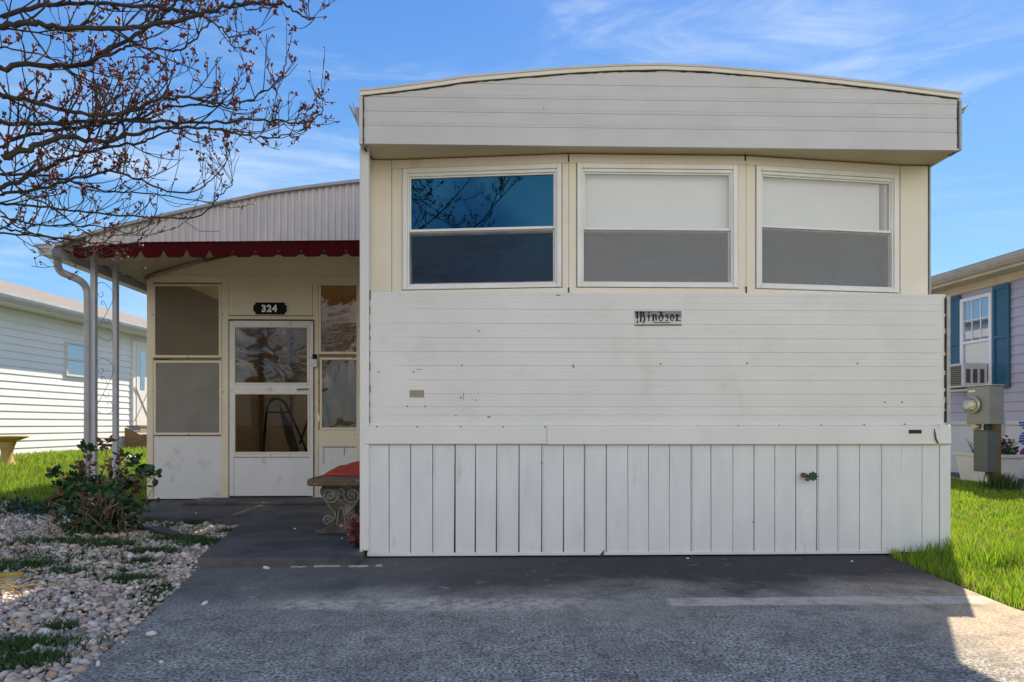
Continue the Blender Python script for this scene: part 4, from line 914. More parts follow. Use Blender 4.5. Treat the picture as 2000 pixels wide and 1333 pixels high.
for j in range(ny_): Fc += [(j*w_, (j+1)*w_, (j+1)*w_+top, j*w_+top), (j*w_+nx_, j*w_+nx_+top, (j+1)*w_+nx_+top, (j+1)*w_+nx_)]
o = mb.add(V, Fc).build('seat_cushion', mat('faded_red_cushion', (.50,.035,.015), (.42,.06,.02), scale=5, rough=.8, bump=.15, bscale=120, c3=(.28,.13,.03), s3=3, lo3=.55, hi3=.7), None, True)
tag(o, 'faded red cushion lying on the concrete bench', 'cushion')
# dried red plant in a dark pot at the corner of the wall
pp = G(700,1072,.05); pp = Vector((wx(700,4.25), 4.25, .05))
dp = thing('dried_potted_plant', 'small dried plant with dull red leaves in a dark pot at the home corner', 'plant', pp)
MB().lathe([(.025,0),(.035,.04),(.038,.045),(.034,.047),(.03,.04)], pp, 18).build('pot', mat('black_plastic_pot', (.02,.02,.022), rough=.5), dp, True)
def leaf_cloud(name, P, size, m, par=None, updir=.4, fold=.25, nrm=None):
    n = len(P); q = rng.normal(size=(n,3)); q[:,2] = np.abs(q[:,2])*updir+.05; q /= np.linalg.norm(q, axis=1)[:,None]
    if nrm is not None: q = nrm
    r_ = rng.normal(size=(n,3)); s_ = np.cross(q, r_); s_ /= np.linalg.norm(s_, axis=1)[:,None]; u_ = np.cross(s_, q)
    sz = size*rng.uniform(.6, 1.3, n)[:,None] if np.isscalar(size) else size[:,None]
    V = np.empty((n,6,3)); V[:,0] = P; V[:,1] = P+q*sz*.35+s_*sz*.33-u_*sz*0; V[:,2] = P+q*sz*.75+s_*sz*.24+u_*sz*.02; V[:,3] = P+q*sz-u_*sz*fold*.6; V[:,4] = P+q*sz*.75-s_*sz*.24+u_*sz*.02; V[:,5] = P+q*sz*.35-s_*sz*.33
    V[:,0] -= u_*0; mid = P+q*sz*.5-u_*sz*fold*.5
    b = np.arange(n)[:,None]*7; VV = np.concatenate([V, mid[:,None,:]], 1)
    Fc = np.concatenate([np.c_[b+i, b+(i+1)%6, b+6] for i in range(6)]); return raw(name, VV.reshape(-1,3), Fc, m, True, par)
P_ = np.array([pp[:]])+rng.normal(0,1,(160,3))*np.array([.022,.022,.035])+np.array([-.01,0,.10]); leaf_cloud('leaves', P_, .04, island_mat('dried_red_leaves', [(.20,.03,.03),(.12,.02,.025),(.30,.12,.10),(.16,.07,.05)], rough=.8), dp)
mb = MB()
for k in range(12): q = P_[k*12]; mb.tube([pp+Vector((0,0,.06)), Vector(q)], [.003,.002], 4)
mb.build('stems', mat('dry_brown_stem', (.14,.09,.06), (.2,.15,.1), scale=30, rough=.9), dp)

# ------------------------------------------------------------------ hydrangea by the posts
bb = G(196,1040); bb = Vector((bb.x, bb.y, 0))
bush = thing('hydrangea_bush', 'leggy shrub with dark green leaf tufts and dried brown flower heads below the porch posts', 'shrub', bb)
stems = MB(); tips = []; low_ = []
targets = [(103,918,4.9),(130,925,5.0),(150,930,4.9),(160,905,5.1),(172,872,5.2),(178,900,5.0),(200,865,5.2),(212,862,5.1),(215,905,5.0),(232,893,5.3),(248,905,5.1),(262,895,5.0),(275,915,4.9),(286,918,4.8),(255,940,4.9),(240,925,5.2),(205,940,4.8),(190,935,5.0),(155,950,4.9),(135,955,4.7),(222,950,4.7),(268,950,4.9),(118,945,5.2),(180,955,4.7),(165,925,5.3),(230,960,4.6),(250,975,4.7),(270,985,4.9),(120,975,4.9),(140,985,4.7)]
for (px, py, d) in targets:
    t = D(px, py, d); s0_ = bb+Vector((random.gauss(0,.09), random.gauss(0,.08), 0)); m_ = s0_.lerp(t, .5)+Vector((random.gauss(0,.03), random.gauss(0,.03), .03)); m_.x = s0_.x+(t.x-s0_.x)*.38
    pts = cr_([s0_, m_, t], 4); stems.tube(pts, [.0055-.003*i/len(pts) for i in range(len(pts))], 5); tips.append(t)
    if random.random() < .6:
        e = m_.lerp(t,.5)+Vector((random.gauss(0,.07), random.gauss(0,.06), .06)); stems.tube([m_, e], [.003,.002], 4); low_.append(e)
for k in range(46):
    s0_ = bb+Vector((random.gauss(0,.13), random.gauss(0,.10), 0)); t = s0_+Vector((random.gauss(0,.17), random.gauss(0,.12), random.uniform(.15,.5))); stems.tube(cr_([s0_, s0_.lerp(t,.5)+Vector((0,0,.04)), t], 3), [.0045-.0003*i for i in range(7)], 4)
    if random.random() < .5: low_.append(t)
stems.build('stems', mat('pale_brown_stems', (.20,.14,.09), (.34,.27,.20), scale=25, rough=.9, c3=(.42,.38,.32), s3=8, lo3=.6, hi3=.66), bush)
P_ = []; Q_ = []
brown = {1,3,5,6,7,8,9,15,10,16,18,21,24}
gre = []; bro = []
for i, t in enumerate(tips):
    n = 14 if i in brown else 22
    for k in range(n): (bro if i in brown else gre).append(t+Vector((random.gauss(0,.018), random.gauss(0,.018), random.uniform(-.06,.012))))
for t in low_:
    for k in range(7): (bro if random.random() < .4 else gre).append(t+Vector((random.gauss(0,.02), random.gauss(0,.02), random.gauss(0,.02))))
for k in range(420):
    gre.append(bb+Vector((random.gauss(.04,.12), random.gauss(-.02,.10), abs(random.gauss(.02,.10)))))
for k in range(230): bro.append(bb+Vector((random.gauss(-.05,.15), random.gauss(0,.12), abs(random.gauss(.05,.14)))))
GL_ = island_mat('hydrangea_leaves', [(.012,.045,.010),(.02,.07,.012),(.035,.10,.02),(.015,.05,.02)], rough=.45, translucent=.15)
leaf_cloud('leaves', np.array([v[:] for v in gre]), .052, GL_, bush, .7)
leaf_cloud('dried_leaves', np.array([v[:] for v in bro]), .045, island_mat('dried_bush_leaves', [(.13,.06,.03),(.20,.11,.06),(.07,.025,.02),(.26,.17,.10)], rough=.85, translucent=.1), bush, .6)
# low strap-leaved clump left of it
sc0 = G(105,1005); cl_ = thing('low_green_clump', 'low clump of dark green leaves spreading left of the hydrangea', 'plant', (sc0.x, sc0.y, gz(sc0.x, sc0.y)))
P_ = np.array([[sc0.x+rng.normal(0,.30), sc0.y+rng.normal(0,.16), 0] for _ in range(700)]); P_[:,2] = gzv(P_[:,0], P_[:,1])+np.abs(rng.normal(0,.035,700))
leaf_cloud('leaves', P_, .055, island_mat('dark_ground_leaves', [(.012,.04,.018),(.02,.06,.022),(.015,.05,.03),(.03,.075,.02)], rough=.5), cl_, .6)
mb = MB()
for k in range(30):
    q = Vector(P_[k*20]); mb.tube([Vector((q.x, q.y, gz(q.x,q.y)-.01)), q], .002, 4)
mb.build('stems', mat('dry_brown_stem', (1,1,1)), cl_)
# garden hose lying at the lawn edge
h0 = [G(-60,1003,.03), G(0,997,.02), G(45,990,.02), G(85,984,.02), G(118,985,.02), G(150,992,.02)]
o = MB().tube(cr_([Vector((p.x,p.y,gz(p.x,p.y)+.02)) for p in h0], 4), .011, 8).build('garden_hose', mat('pale_green_hose', (.25,.33,.26), (.2,.28,.22), scale=10, rough=.4), None, True); tag(o, 'pale green garden hose lying along the edge of the left lawn', 'hose')
# dark slate edging in the pebbles
s_a, s_b = G(268,1036), G(345,1052)
mb = MB(); mb.prism([(s_a.x,s_a.y),(s_a.x+.2,s_a.y-.02),(s_b.x,s_b.y+.06),(s_b.x+.05,s_b.y),(s_b.x-.02,s_b.y-.03),(s_a.x+.15,s_a.y-.12)], 'z', .0, .035); o = mb.build('slate_piece', mat('dark_slate', (.03,.03,.045), (.05,.05,.06), scale=10, rough=.6, bump=.3), None, bevel=.004)
tag(o, 'dark flat piece of slate lying in the pebbles before the walk', 'slate')
# fallen yellowish stick and twigs in the sunny corner
BARKY = mat('yellow_dry_bark', (.42,.30,.06), (.30,.20,.05), scale=20, rough=.8)
fb = thing('fallen_branch', 'dry yellowish fallen branch with twigs lying on sunlit pebbles at the left edge', 'branch', G(20,1150))
MB().tube(cr_([D(-150,1120,3.75), D(-60,1123,3.72), D(10,1122,3.70), D(45,1120,3.66)]), [.014]*14+[.011,.010], 8).build('stick', BARKY, fb, True) if False else None
pts = cr_([G(-150,1128,.05), G(-60,1128,.05), G(5,1124,.045), G(46,1121,.045)]); MB().tube(pts, [.013]*(len(pts)-1)+[.010], 8).build('main_stick', BARKY, fb, True)
mb = MB()
for k in range(5):
    s0_ = G(random.uniform(-60,12), random.uniform(1130,1165), .03); an = random.uniform(-.9,.7); l = random.uniform(.12,.34); e = s0_+Vector((l*math.cos(an), l*math.sin(an)*.8, random.uniform(-.01,.03))); m_ = s0_.lerp(e,.5)+Vector((0,0,.02)); mb.tube(cr_([s0_, m_, e], 3), [.005-.0005*i for i in range(7)], 5)
mb.build('twigs', BARKY, fb, True)

# ------------------------------------------------------------------ maple with red buds, its trunk left of the view
BARK = mat('grey_brown_bark', (.042,.034,.029), (.085,.07,.058), scale=14, rough=.95, spec=.15, bump=.3, bscale=35, stretch=(1,1,.3))
TX, TY = -4.3, 1.6
tree = thing('budding_tree', 'bare spring tree with small red buds reaching in from the left', 'tree', (TX, TY, gz(TX,TY)))
trunk = MB(); base = Vector((TX, TY, gz(TX,TY)-.05))
tp = cr_([base, base+Vector((.03,.02,.8)), base+Vector((.0,.05,1.6)), base+Vector((.12,.02,2.4)), base+Vector((.1,-.1,3.3)), base+Vector((.2,-.05,4.4))], 4)
trunk.tube(tp, [max(.04, .17-.13*i/(len(tp)-1))*(1.25 if i == 0 else 1) for i in range(len(tp))], 12)
br = MB(); buds = []; 
def twig(p, d, l, r_, depth=0, bud=.9):
    """an upward curving twig with buds and side spurs"""
    d = d.normalized(); pts = [p]; q = p.copy(); n = 4
    for i in range(n):
        d = (d+Vector((random.gauss(0,.13), random.gauss(0,.13), random.gauss(0,.09)+.19))).normalized(); q = q+d*(l/n); pts.append(q.copy())
        if depth < 2 and random.random() < .34:
            sd = (d+Vector((random.gauss(0,.7), random.gauss(0,.6), random.gauss(0,.5)))).normalized(); twig(q, sd, l*random.uniform(.3,.55), r_*.7, depth+1, bud)
        if random.random() < bud*.22: buds.append((q+Vector((random.gauss(0,.004),)*3), d))
    br.tube(pts, [max(.0016, r_*(1-.55*i/n)) for i in range(n+1)], 4, cap=False)
    if random.random() < bud: buds.append((q, d)); 
def limb(path, r0, r1, dens=26, root=None, up=.6, tl=(.07,.26), bud=.9, grow=True):
    pts = cr_(path, 6); m_ = len(pts)
    pts = [p+Vector((random.gauss(0,.004), random.gauss(0,.006), random.gauss(0,.004))) for p in pts]
    rs = [r0+(r1-r0)*(i/(m_-1))**.8 for i in range(m_)]; br.tube(pts, rs, 6)
    if not grow: return
    L_ = 0
    for i in range(m_-1):
        seg = pts[i+1]-pts[i]; n = seg.length*dens; n = int(n)+(1 if random.random() < n-int(n) else 0)
        for k in range(n):
            if pts[i].x < -3.6 and random.random() < .6: continue
            t = random.random(); p = pts[i]+seg*t; dr = seg.normalized(); sd = Vector((random.gauss(0,.5), random.gauss(0,.7), random.gauss(up*.5,.7)))
            twig(p, dr*.75+sd, random.uniform(*tl)*(1 if random.random() < .8 else 1.5), min(rs[i]*.6, .0052), 0, bud)
    twig(pts[-1], (pts[-1]-pts[-2]), .1, r1, 0, bud)
z1_ = lambda a_, b_: (a_/2.666, b_/2.666)
limbs = [  # photo course of each limb (zoomed px), distance at its start and end, radii
 ([(0,80),(250,30),(500,15),(850,40),(1000,62),(1060,90),(1160,150),(1200,230)], 2.9, 3.3, .0095, .003),
 ([(0,140),(170,120),(350,145),(700,145),(1000,90),(1230,25),(1400,20),(1500,30),(1560,80),(1640,100)], 2.8, 3.2, .012, .003),
 ([(0,345),(250,345),(440,335),(560,260),(740,170),(850,80),(930,0),(1000,-90)], 3.0, 3.3, .011, .005),
 ([(400,345),(600,270),(720,240),(900,265),(1000,210),(1100,115)], 3.1, 3.3, .007, .003),
 ([(0,490),(200,540),(480,600),(700,570),(860,515),(960,510),(1080,530),(1180,550),(1300,520),(1430,440),(1480,350),(1495,270)], 3.0, 3.5, .0095, .0025),
 ([(0,640),(300,640),(600,625),(840,640),(1100,640),(1300,625),(1450,630),(1600,635),(1680,580),(1650,530)], 3.1, 3.6, .009, .0025),
 ([(0,830),(150,770),(350,710),(520,740),(700,700),(860,665),(1100,670),(1250,700),(1400,720),(1520,690)], 3.0, 3.5, .013, .0025),
 ([(0,760),(200,690),(480,660),(700,620),(900,560),(1180,555)], 3.2, 3.5, .009, .004),
 ([(0,980),(150,920),(350,830),(560,770),(750,740),(870,690),(960,700)], 3.2, 3.5, .010, .003),
 ([(0,910),(250,920),(450,970),(600,1000),(800,1010),(1050,1050),(1110,1050)], 3.4, 3.9, .007, .002),
 ([(0,1015),(300,960),(560,895),(700,930),(900,1000),(1000,1000),(1090,950),(1170,860),(1175,780)], 3.3, 3.6, .007, .002),
 ([(0,1065),(250,1080),(450,1110),(800,1130),(1030,1130),(1110,1050),(1200,970),(1210,930)], 3.4, 3.8, .006, .002),
 ([(0,1130),(200,1170),(400,1180),(560,1180),(700,1220),(790,1150)], 3.5, 3.9, .005, .002),
 ([(0,1190),(200,1220),(400,1260),(500,1320),(600,1290)], 3.6, 3.9, .005, .002),
 ([(0,1215),(300,1240),(550,1265),(700,1270),(760,1210),(800,1130)], 3.6, 4.0, .005, .002),
 ([(0,500),(100,540),(300,640),(420,720),(560,760),(680,850)], 3.1, 3.3, .005, .002),
 ([(0,250),(150,270),(330,330),(420,360),(620,410),(760,420),(840,500)], 3.3, 3.5, .004, .002),
 ([(0,880),(120,1000),(300,1100),(420,1200),(560,1230),(740,1200)], 3.2, 3.6, .005, .002),
 ([(0,1100),(120,1200),(300,1250),(420,1310),(480,1330),(560,1330)], 3.5, 3.8, .004, .0015),
]
for (pz_, d0, d1, r0, r1) in limbs:
    n = len(pz_); path = [D(*z1_(*q), d0+(d1-d0)*i/(n-1)+random.gauss(0,.02)) for i, q in enumerate(pz_)]
    if pz_[0][0] == 0:
        p0 = path[0]; dirn = (path[1]-path[0]).normalized(); att = tp[min(len(tp)-1, max(6, int(5+ (p0.z-1.6)*5)))]
        ext = [att, att.lerp(p0,.45)+Vector((0,0,-.06)), p0-dirn*.25]; br.tube(cr_(ext+[p0], 5), [r0*2.4-(r0*1.4)*i/15 for i in range(16)], 7)
    low = pz_[2][1] > 980; limb(path, r0*1.12, r1*1.1, 18 if not low else 15, tl=(.08,.28), bud=.30 if low else .62)
# rest of the crown, spreading over the drive behind the camera too
def grow(p, d, l, r_, lev):
    pts = [p]; q = p.copy(); n = 5
    for i in range(n):
        d = (d+Vector((random.gauss(0,.16), random.gauss(0,.16), random.gauss(0,.10)+.02))).normalized(); q = q+d*(l/n); pts.append(q.copy())
        if lev < 3 and i > 0 and random.random() < .75:
            sd = (d+Vector((random.gauss(0,.6), random.gauss(0,.6), random.gauss(.1,.35)))).normalized(); grow(q, sd, l*random.uniform(.45,.65), r_*.55, lev+1)
    br.tube(pts, [r_*(1-.55*i/n) for i in range(n+1)], 5)
    if lev >= 2:
        for p_ in pts[1:]:
            for k in range(2): twig(p_, d+Vector((random.gauss(0,.8), random.gauss(0,.8), random.gauss(.2,.6))), random.uniform(.1,.28), .003, 0, .9)
for (dx, dy, dz, l) in [(1,-.45,.45,3.2),(.9,-1.0,.5,3.4),(.2,-1,.6,3.0),(-.8,-.6,.5,3.0),(-1,.3,.4,3.0),(-.3,1,.8,2.2),(1,-.15,.9,2.6),(.1,0,1,2.6),(.9,-.7,.25,3.2)]:
    grow(tp[random.randint(12,len(tp)-2)].copy(), Vector((dx,dy,dz)).normalized(), l, .035, 0)
for path, r0 in [([(-4.2,1.4,3.0),(-3.2,.7,2.95),(-2.4,.3,3.15),(-1.8,.1,3.5),(-1.30,.0,4.05)],.02), ([(-4.2,1.4,2.7),(-3.0,.3,2.75),(-2.2,-.1,2.9),(-1.6,-.2,3.1),(-1.15,-.2,3.55)],.018), ([(-4.2,1.4,2.9),(-3.0,.9,3.4),(-2.3,.6,3.75),(-1.8,.5,4.3)],.016), ([(-4.2,1.2,2.5),(-2.8,-.1,2.5),(-2.0,-.3,2.6),(-1.5,-.4,2.85)],.014)]:
    limb([Vector(q) for q in path], r0, .005, 9, tl=(.15,.55), bud=.6)
trunk.build('trunk', BARK, tree, True)
br.build('branches', BARK, tree, True)
# buds: little clusters of pointed scales and tiny red flowers
BP = []; BQ = []
for (p, d) in buds:
    k = random.choice((1,1,2,3,5))
    for j in range(k):
        BP.append((p+Vector((random.gauss(0,.003), random.gauss(0,.003), random.gauss(0,.003))))[:]); q = (d+Vector((random.gauss(0,.7), random.gauss(0,.7), random.gauss(0,.7)))).normalized(); BQ.append(q[:])
BP = np.array(BP); BQ = np.array(BQ); n = len(BP); r_ = rng.normal(size=(n,3)); s_ = np.cross(BQ, r_); s_ /= np.linalg.norm(s_, axis=1)[:,None]; u_ = np.cross(s_, BQ); L_ = rng.uniform(.012,.026,n)[:,None]; w_ = L_*.30
V = np.stack([BP, BP+BQ*L_*.5+s_*w_, BP+BQ*L_*.5+u_*w_, BP+BQ*L_*.5-s_*w_, BP+BQ*L_*.5-u_*w_, BP+BQ*L_], 1); b = np.arange(n)[:,None]*6
Fc = np.concatenate([np.c_[b, b+1+k, b+1+(k+1)%4] for k in range(4)]+[np.c_[b+5, b+1+(k+1)%4, b+1+k] for k in range(4)])
o = raw('buds', V.reshape(-1,3), Fc, island_mat('red_buds', [(.13,.012,.014),(.22,.03,.03),(.08,.02,.018),(.26,.09,.06),(.16,.02,.025)], rough=.6), False, tree); o['kind'] = 'stuff'

# ------------------------------------------------------------------ neighbouring houses
def house_frame(p, ang):   # local x along the wall (away from the camera), y outwards is given per house
    return Matrix.Translation(p) @ Matrix.Rotation(ang, 4, 'Z')
def lap_siding(M, u0, u1, z0, z1, out, pitch=.115, lap=.014):
    mb = MB(); mb.M = M; V = []; z = z0; k = 0
    while z < z1:
        zt_ = min(z+pitch, z1); V += [(u0, out*lap, z), (u1, out*lap, z), (u0, 0, zt_), (u1, 0, zt_)]; z += pitch
    n = len(V)//4; Fc = [(4*i,4*i+1,4*i+3,4*i+2) for i in range(n)]+[(4*i+2,4*i+3,4*i+5,4*i+4) for i in range(n-1)]
    return mb.add(V, Fc)
def lbox(M, name, m_, par, a_, b_, bev=.0):
    mb = MB(); mb.M = M; mb.box(a_, b_); return mb.build(name, m_, par, bevel=bev)
# left: white house, wall faces +x
angL = R(90-4.2); ML = house_frame(Vector((-7.70, 10.0, 0)), angL)      # local +x runs away along the wall, local -y faces the camera side (+X)
lh = thing('white_neighbour_house', 'long low white lap sided house behind the porch with brown shingle roof and pale gutter', 'house', (-7.9, 10, .3))
SID = mat('white_vinyl_siding', (.78,.78,.77), (.72,.72,.71), scale=2, rough=.5)
lap_siding(ML, -5.5, 14, .22, 2.72, -1, .118).build('wall', SID, lh)
mb = MB(); mb.M = ML; mb.box((-5.5,.02,.0),(14,4.4,2.72)); mb.build('core', SID, lh)
SHIN = mat('brown_grey_shingles', (.24,.21,.19), (.17,.15,.135), scale=7, rough=.9, bump=.5, bscale=25, stretch=(1,1,6))
mb = MB(); mb.M = ML; mb.prism([(-.36,2.80),(2.2,3.66),(4.8,2.80),(4.8,2.72),(-.36,2.72)], 'x', -5.8, 14.3); mb.build('roof', SHIN, lh)
mb = MB(); mb.M = ML; mb.prism([(-.362,2.82),(-.362,2.67),(-.42,2.665),(-.46,2.72),(-.475,2.76),(-.475,2.80),(-.465,2.80),(-.45,2.75),(-.41,2.69),(-.372,2.69),(-.372,2.82)], 'x', -5.8, 14.3); mb.build('gutter', mat('neighbour_gutter', (.50,.51,.53), (.42,.43,.45), scale=6, rough=.4), lh)
lbox(ML, 'soffit', SID, lh, (-5.7,-.355,2.67), (14.2,.01,2.715))
nL = Vector((math.cos(R(-4.2)), math.sin(R(-4.2)), 0)); pL = Vector((-7.70, 10.0, 0)); uL = Vector((math.cos(angL), math.sin(angL), 0))
def lw(px, py): q = hit(px, py, pL+nL*.015, nL); return (q-pL).dot(uL), q.z
def wall_window(M, par, f, x0, x1, y0, y1, out, m_frame, panes=2, muntin=False, glass=None, fw=.035):
    u0, zb_ = f(x0, y1); u1, zt_ = f(x1, y0); u0, u1 = min(u0,u1), max(u0,u1); zb_ = f((x0+x1)/2, y1)[1]; zt_ = f((x0+x1)/2, y0)[1]
    mb = MB(); mb.M = M
    for (a_, b_, c_, d2) in ((u0,u0+fw,zb_,zt_),(u1-fw,u1,zb_,zt_),(u0+fw,u1-fw,zt_-fw,zt_),(u0+fw,u1-fw,zb_,zb_+fw),(u0+fw,u1-fw,(zb_+zt_)/2-.02,(zb_+zt_)/2+.02)): mb.box((a_,out*.045,c_),(b_,out*.0,d2))
    w = mb.build('window', m_frame, par, bevel=.004)
    g = glass or GLB; zm = (zb_+zt_)/2
    for (c_, d2) in ((zb_+fw, zm-.02),(zm+.02, zt_-fw)):
        mb = MB(); mb.M = M; mb.box((u0+fw,out*.022,c_),(u1-fw,out*.018,d2)); mb.build('pane', g, w)
    mb = MB(); mb.M = M; mb.box((u0+fw,out*.017,zb_+fw),(u1-fw,out*.015,zt_-fw)); mb.build('interior', mat('dim_curtain', (.035,.035,.045), (.13,.12,.13), scale=5, rough=.9, stretch=(6,6,.5)) if muntin else mat('pale_curtain', (.45,.47,.5), (.35,.37,.4), scale=4, rough=.9), w)
    if muntin:
        mb = MB(); mb.M = M
        for k in (1,2): uu = u0+fw+(u1-u0-2*fw)*k/3; mb.box((uu-.006,out*.028,zm+.02),(uu+.006,out*.022,zt_-fw))
        for zz_ in (zm+.02+(zt_-fw-zm)*.5,): mb.box((u0+fw,out*.0285,zz_-.006),(u1-fw,out*.0225,zz_+.006))
        mb.build('muntins', m_frame, w)
    return w, (u0, u1, zb_, zt_)
GLN = glass_mat('neighbour_glass', refl=.25, tint=(.7,.75,.8))
wall_window(ML, lh, lw, 127, 172, 671, 737, -1, mat('grey_white_frame', (.6,.6,.6), rough=.5), glass=GLN)
# side door
u0, zb_ = lw(257,832); u1, zt_ = lw(286,668); zb_ = .81; zt_ = lw(272,668)[1]
lbox(ML, 'door_frame', SID, lh, (u0,-.05,zb_), (u1+.08,-.01,zt_), .004)
dd = lbox(ML, 'door', mat('white_door_paint', (.72,.70,.66), rough=.45), lh, (u0+.10,-.062,zb_), (u1-.02,-.051,zt_-.08), .003)
lbox(ML, 'pane', GLN, dd, (u0+.22,-.070,zb_+.75), (u1-.14,-.065,zt_-.2)); lbox(ML, 'pane_backing', mat('dim_curtain', (1,1,1)), dd, (u0+.22,-.0645,zb_+.75), (u1-.14,-.0625,zt_-.2))
mb = MB(); mb.M = ML; um = (u0+u1)/2+.04
for s_ in (-1,1): mb.tube([(um-s_*.25,-.066,zb_+.1),(um+s_*.25,-.066,zb_+.8)], .012, 4)
mb.build('cross_brace', mat('tan_brace', (.45,.38,.28), rough=.6), dd)
# wooden steps at that door
DECK = mat('brown_step_boards', (.22,.13,.07), (.13,.075,.04), scale=6, rough=.8, bump=.2, bscale=30, stretch=(1,1,5))
st_c = lw(262,850); ucen = (u0+u1)/2; stp = thing('wooden_steps', 'small brown wooden steps at the side door of the white house', 'steps', ML @ Vector((ucen,-.5,.3)))
for k in range(3):
    za = .80-.165*k; ya = -.10-.24*k; lbox(ML, 'tread', DECK, stp, (ucen-.55,ya-.26,za-.03), (ucen+.55,ya,za), .004)
    if k < 2: lbox(ML, 'riser', mat('pale_riser_board', (.30,.24,.17), rough=.8), stp, (ucen-.5,ya-.25,za-.14), (ucen+.5,ya-.235,za-.03))
for s_ in (-1,1):
    mb = MB(); mb.M = ML; mb.prism([(-.08,.77),(-.08,.25),(-.92,.25),(-.86,.42)], 'x', ucen+s_*.56-.02, ucen+s_*.56+.02); mb.build('stringer', DECK, stp)
# white stone on the lawn
q = G(256,873,.28); V, Fc = stones(np.array([[q.x, q.y, .30]]), np.array([.13])); 
rk = D(256,872,10.4); V, Fc = stones(np.array([[rk.x, rk.y, gz(rk.x,rk.y)+.09]]), np.array([.11])); o = raw('garden_rock', V, Fc, mat('white_painted_rock', (.72,.70,.66), (.6,.58,.55), scale=20, rough=.8), True); tag(o, 'white rock in the grass before the wooden steps', 'rock')
# birdbath
bq = D(14,900,8.6); bz = gz(bq.x, bq.y)
bd = thing('birdbath', 'yellowish stone birdbath on the lawn by the white house', 'birdbath', (bq.x, bq.y, bz))
YST = mat('ochre_cast_stone', (.50,.33,.12), (.40,.26,.10), scale=12, rough=.8, bump=.3)
hb = (H+(HY-852)*8.6/F)-bz
MB().lathe([(.125,0),(.13,.02),(.115,.05),(.075,.09),(.062,.16),(.068,.24),(.085,.30),(.10,.34),(.09,hb-.07)], (bq.x,bq.y,bz), 24).build('pedestal', YST, bd, True)
MB().lathe([(.08,hb-.075),(.14,hb-.055),(.225,hb-.02),(.24,hb),(.225,hb),(.20,hb-.012),(.12,hb-.03),(.01,hb-.035)], (bq.x,bq.y,bz), 28).build('bowl', YST, bd, True)

# right: lavender house, wall faces -x
angR = R(90+4.4); pR = Vector((6.53, 8.5, 0)); MR = house_frame(pR, angR)    # local +y faces -x (towards us)
uR = Vector((math.cos(angR), math.sin(angR), 0)); nR = Vector((-math.sin(angR), math.cos(angR), 0))
rh = thing('lavender_neighbour_house', 'lavender lap sided house on the right with cream eaves and a blue shuttered window', 'house', (7, 8.5, .1))
LAV = mat('lavender_vinyl_siding', (.44,.41,.50), (.40,.37,.45), scale=2, rough=.5); CRE = mat('cream_eave_paint', (.62,.52,.37), (.5,.42,.3), scale=5, rough=.6); SKW = mat('white_skirting_panel', (.62,.61,.64), (.55,.55,.58), scale=3, rough=.5); SHUT = mat('blue_shutter_paint', (.02,.11,.20), (.017,.09,.165), scale=6, rough=.45)
def rw(px, py): q = hit(px, py, pR+nR*.015, nR); return (q-pR).dot(uR), q.z
zsk = rw(1870,822)[1]; zev = 2.74
lap_siding(MR, -5.5, 9, zsk, zev, 1, .118).build('wall', LAV, rh)
mb = MB(); mb.M = MR; mb.box((-5.5,-4.4,zsk),(9,-.02,zev)); mb.build('core', LAV, rh)
lbox(MR, 'skirting', SKW, rh, (-5.5,-4.4,0), (9,.004,zsk-.03)); lbox(MR, 'skirting_cap', SKW, rh, (-5.5,.005,zsk-.06), (9,.03,zsk-.002), .004)
mb = MB(); mb.M = MR
mb.prism([(.02,zev-.10),(.02,zev),(.028,zev),(.028,zev-.10)], 'x', -5.5, 9); mb.build('frieze_board', CRE, rh)
lbox(MR, 'soffit', CRE, rh, (-5.7,-.02,zev+.001), (9.2,.30,zev+.02))
lbox(MR, 'eave_fascia', CRE, rh, (-5.7,.30,zev-.01), (9.2,.32,zev+.12)); 
mb = MB(); mb.M = MR; mb.prism([(.322,zev+.14),(.322,zev+.03),(.37,zev+.025),(.40,zev+.07),(.415,zev+.11),(.415,zev+.14),(.40,zev+.14),(.385,zev+.075),(.36,zev+.04),(.335,zev+.04),(.335,zev+.14)], 'x', -5.75, 9.25); mb.build('gutter', mat('brown_grey_gutter', (.42,.36,.30), (.34,.29,.25), scale=5, rough=.4), rh)
mb = MB(); mb.M = MR; mb.prism([(.40,zev+.15),(-2.2,zev+.75),(-4.8,zev+.15),(-4.8,zev+.04),(.33,zev+.121)], 'x', -5.75, 9.25); mb.build('roof', SHIN, rh)
w_r, (u0, u1, zb_, zt_) = wall_window(MR, rh, rw, 1878, 1940, 578, 756, 1, mat('bright_window_frame', (.80,.78,.82), rough=.5), muntin=True, glass=GLN, fw=.05)
lbox(MR, 'half_blind', BLIND, w_r, (u0+.06,.0172,zt_-.38), (u1-.06,.0176,zt_-.05))
for (x0, x1) in ((1853,1877),(1942,1974)):
    ua, ub = rw(x1,600)[0], rw(x0,600)[0]; zb2, zt2 = zb_-.04, zt_+.06
    mb = MB(); mb.M = MR; f = .035
    mb.box((ua,.016,zb2),(ub,.030,zt2)); 
    for (a_, b_, c_, d2) in ((ua,ua+f,zb2,zt2),(ub-f,ub,zb2,zt2),(ua+f,ub-f,zt2-f*1.4,zt2),(ua+f,ub-f,zb2,zb2+f*1.4),(ua+f,ub-f,(zb2+zt2)/2-f*.7,(zb2+zt2)/2+f*.7)): mb.box((a_,.031,c_),(b_,.046,d2))
    mb.build('shutter', SHUT, rh, bevel=.003)
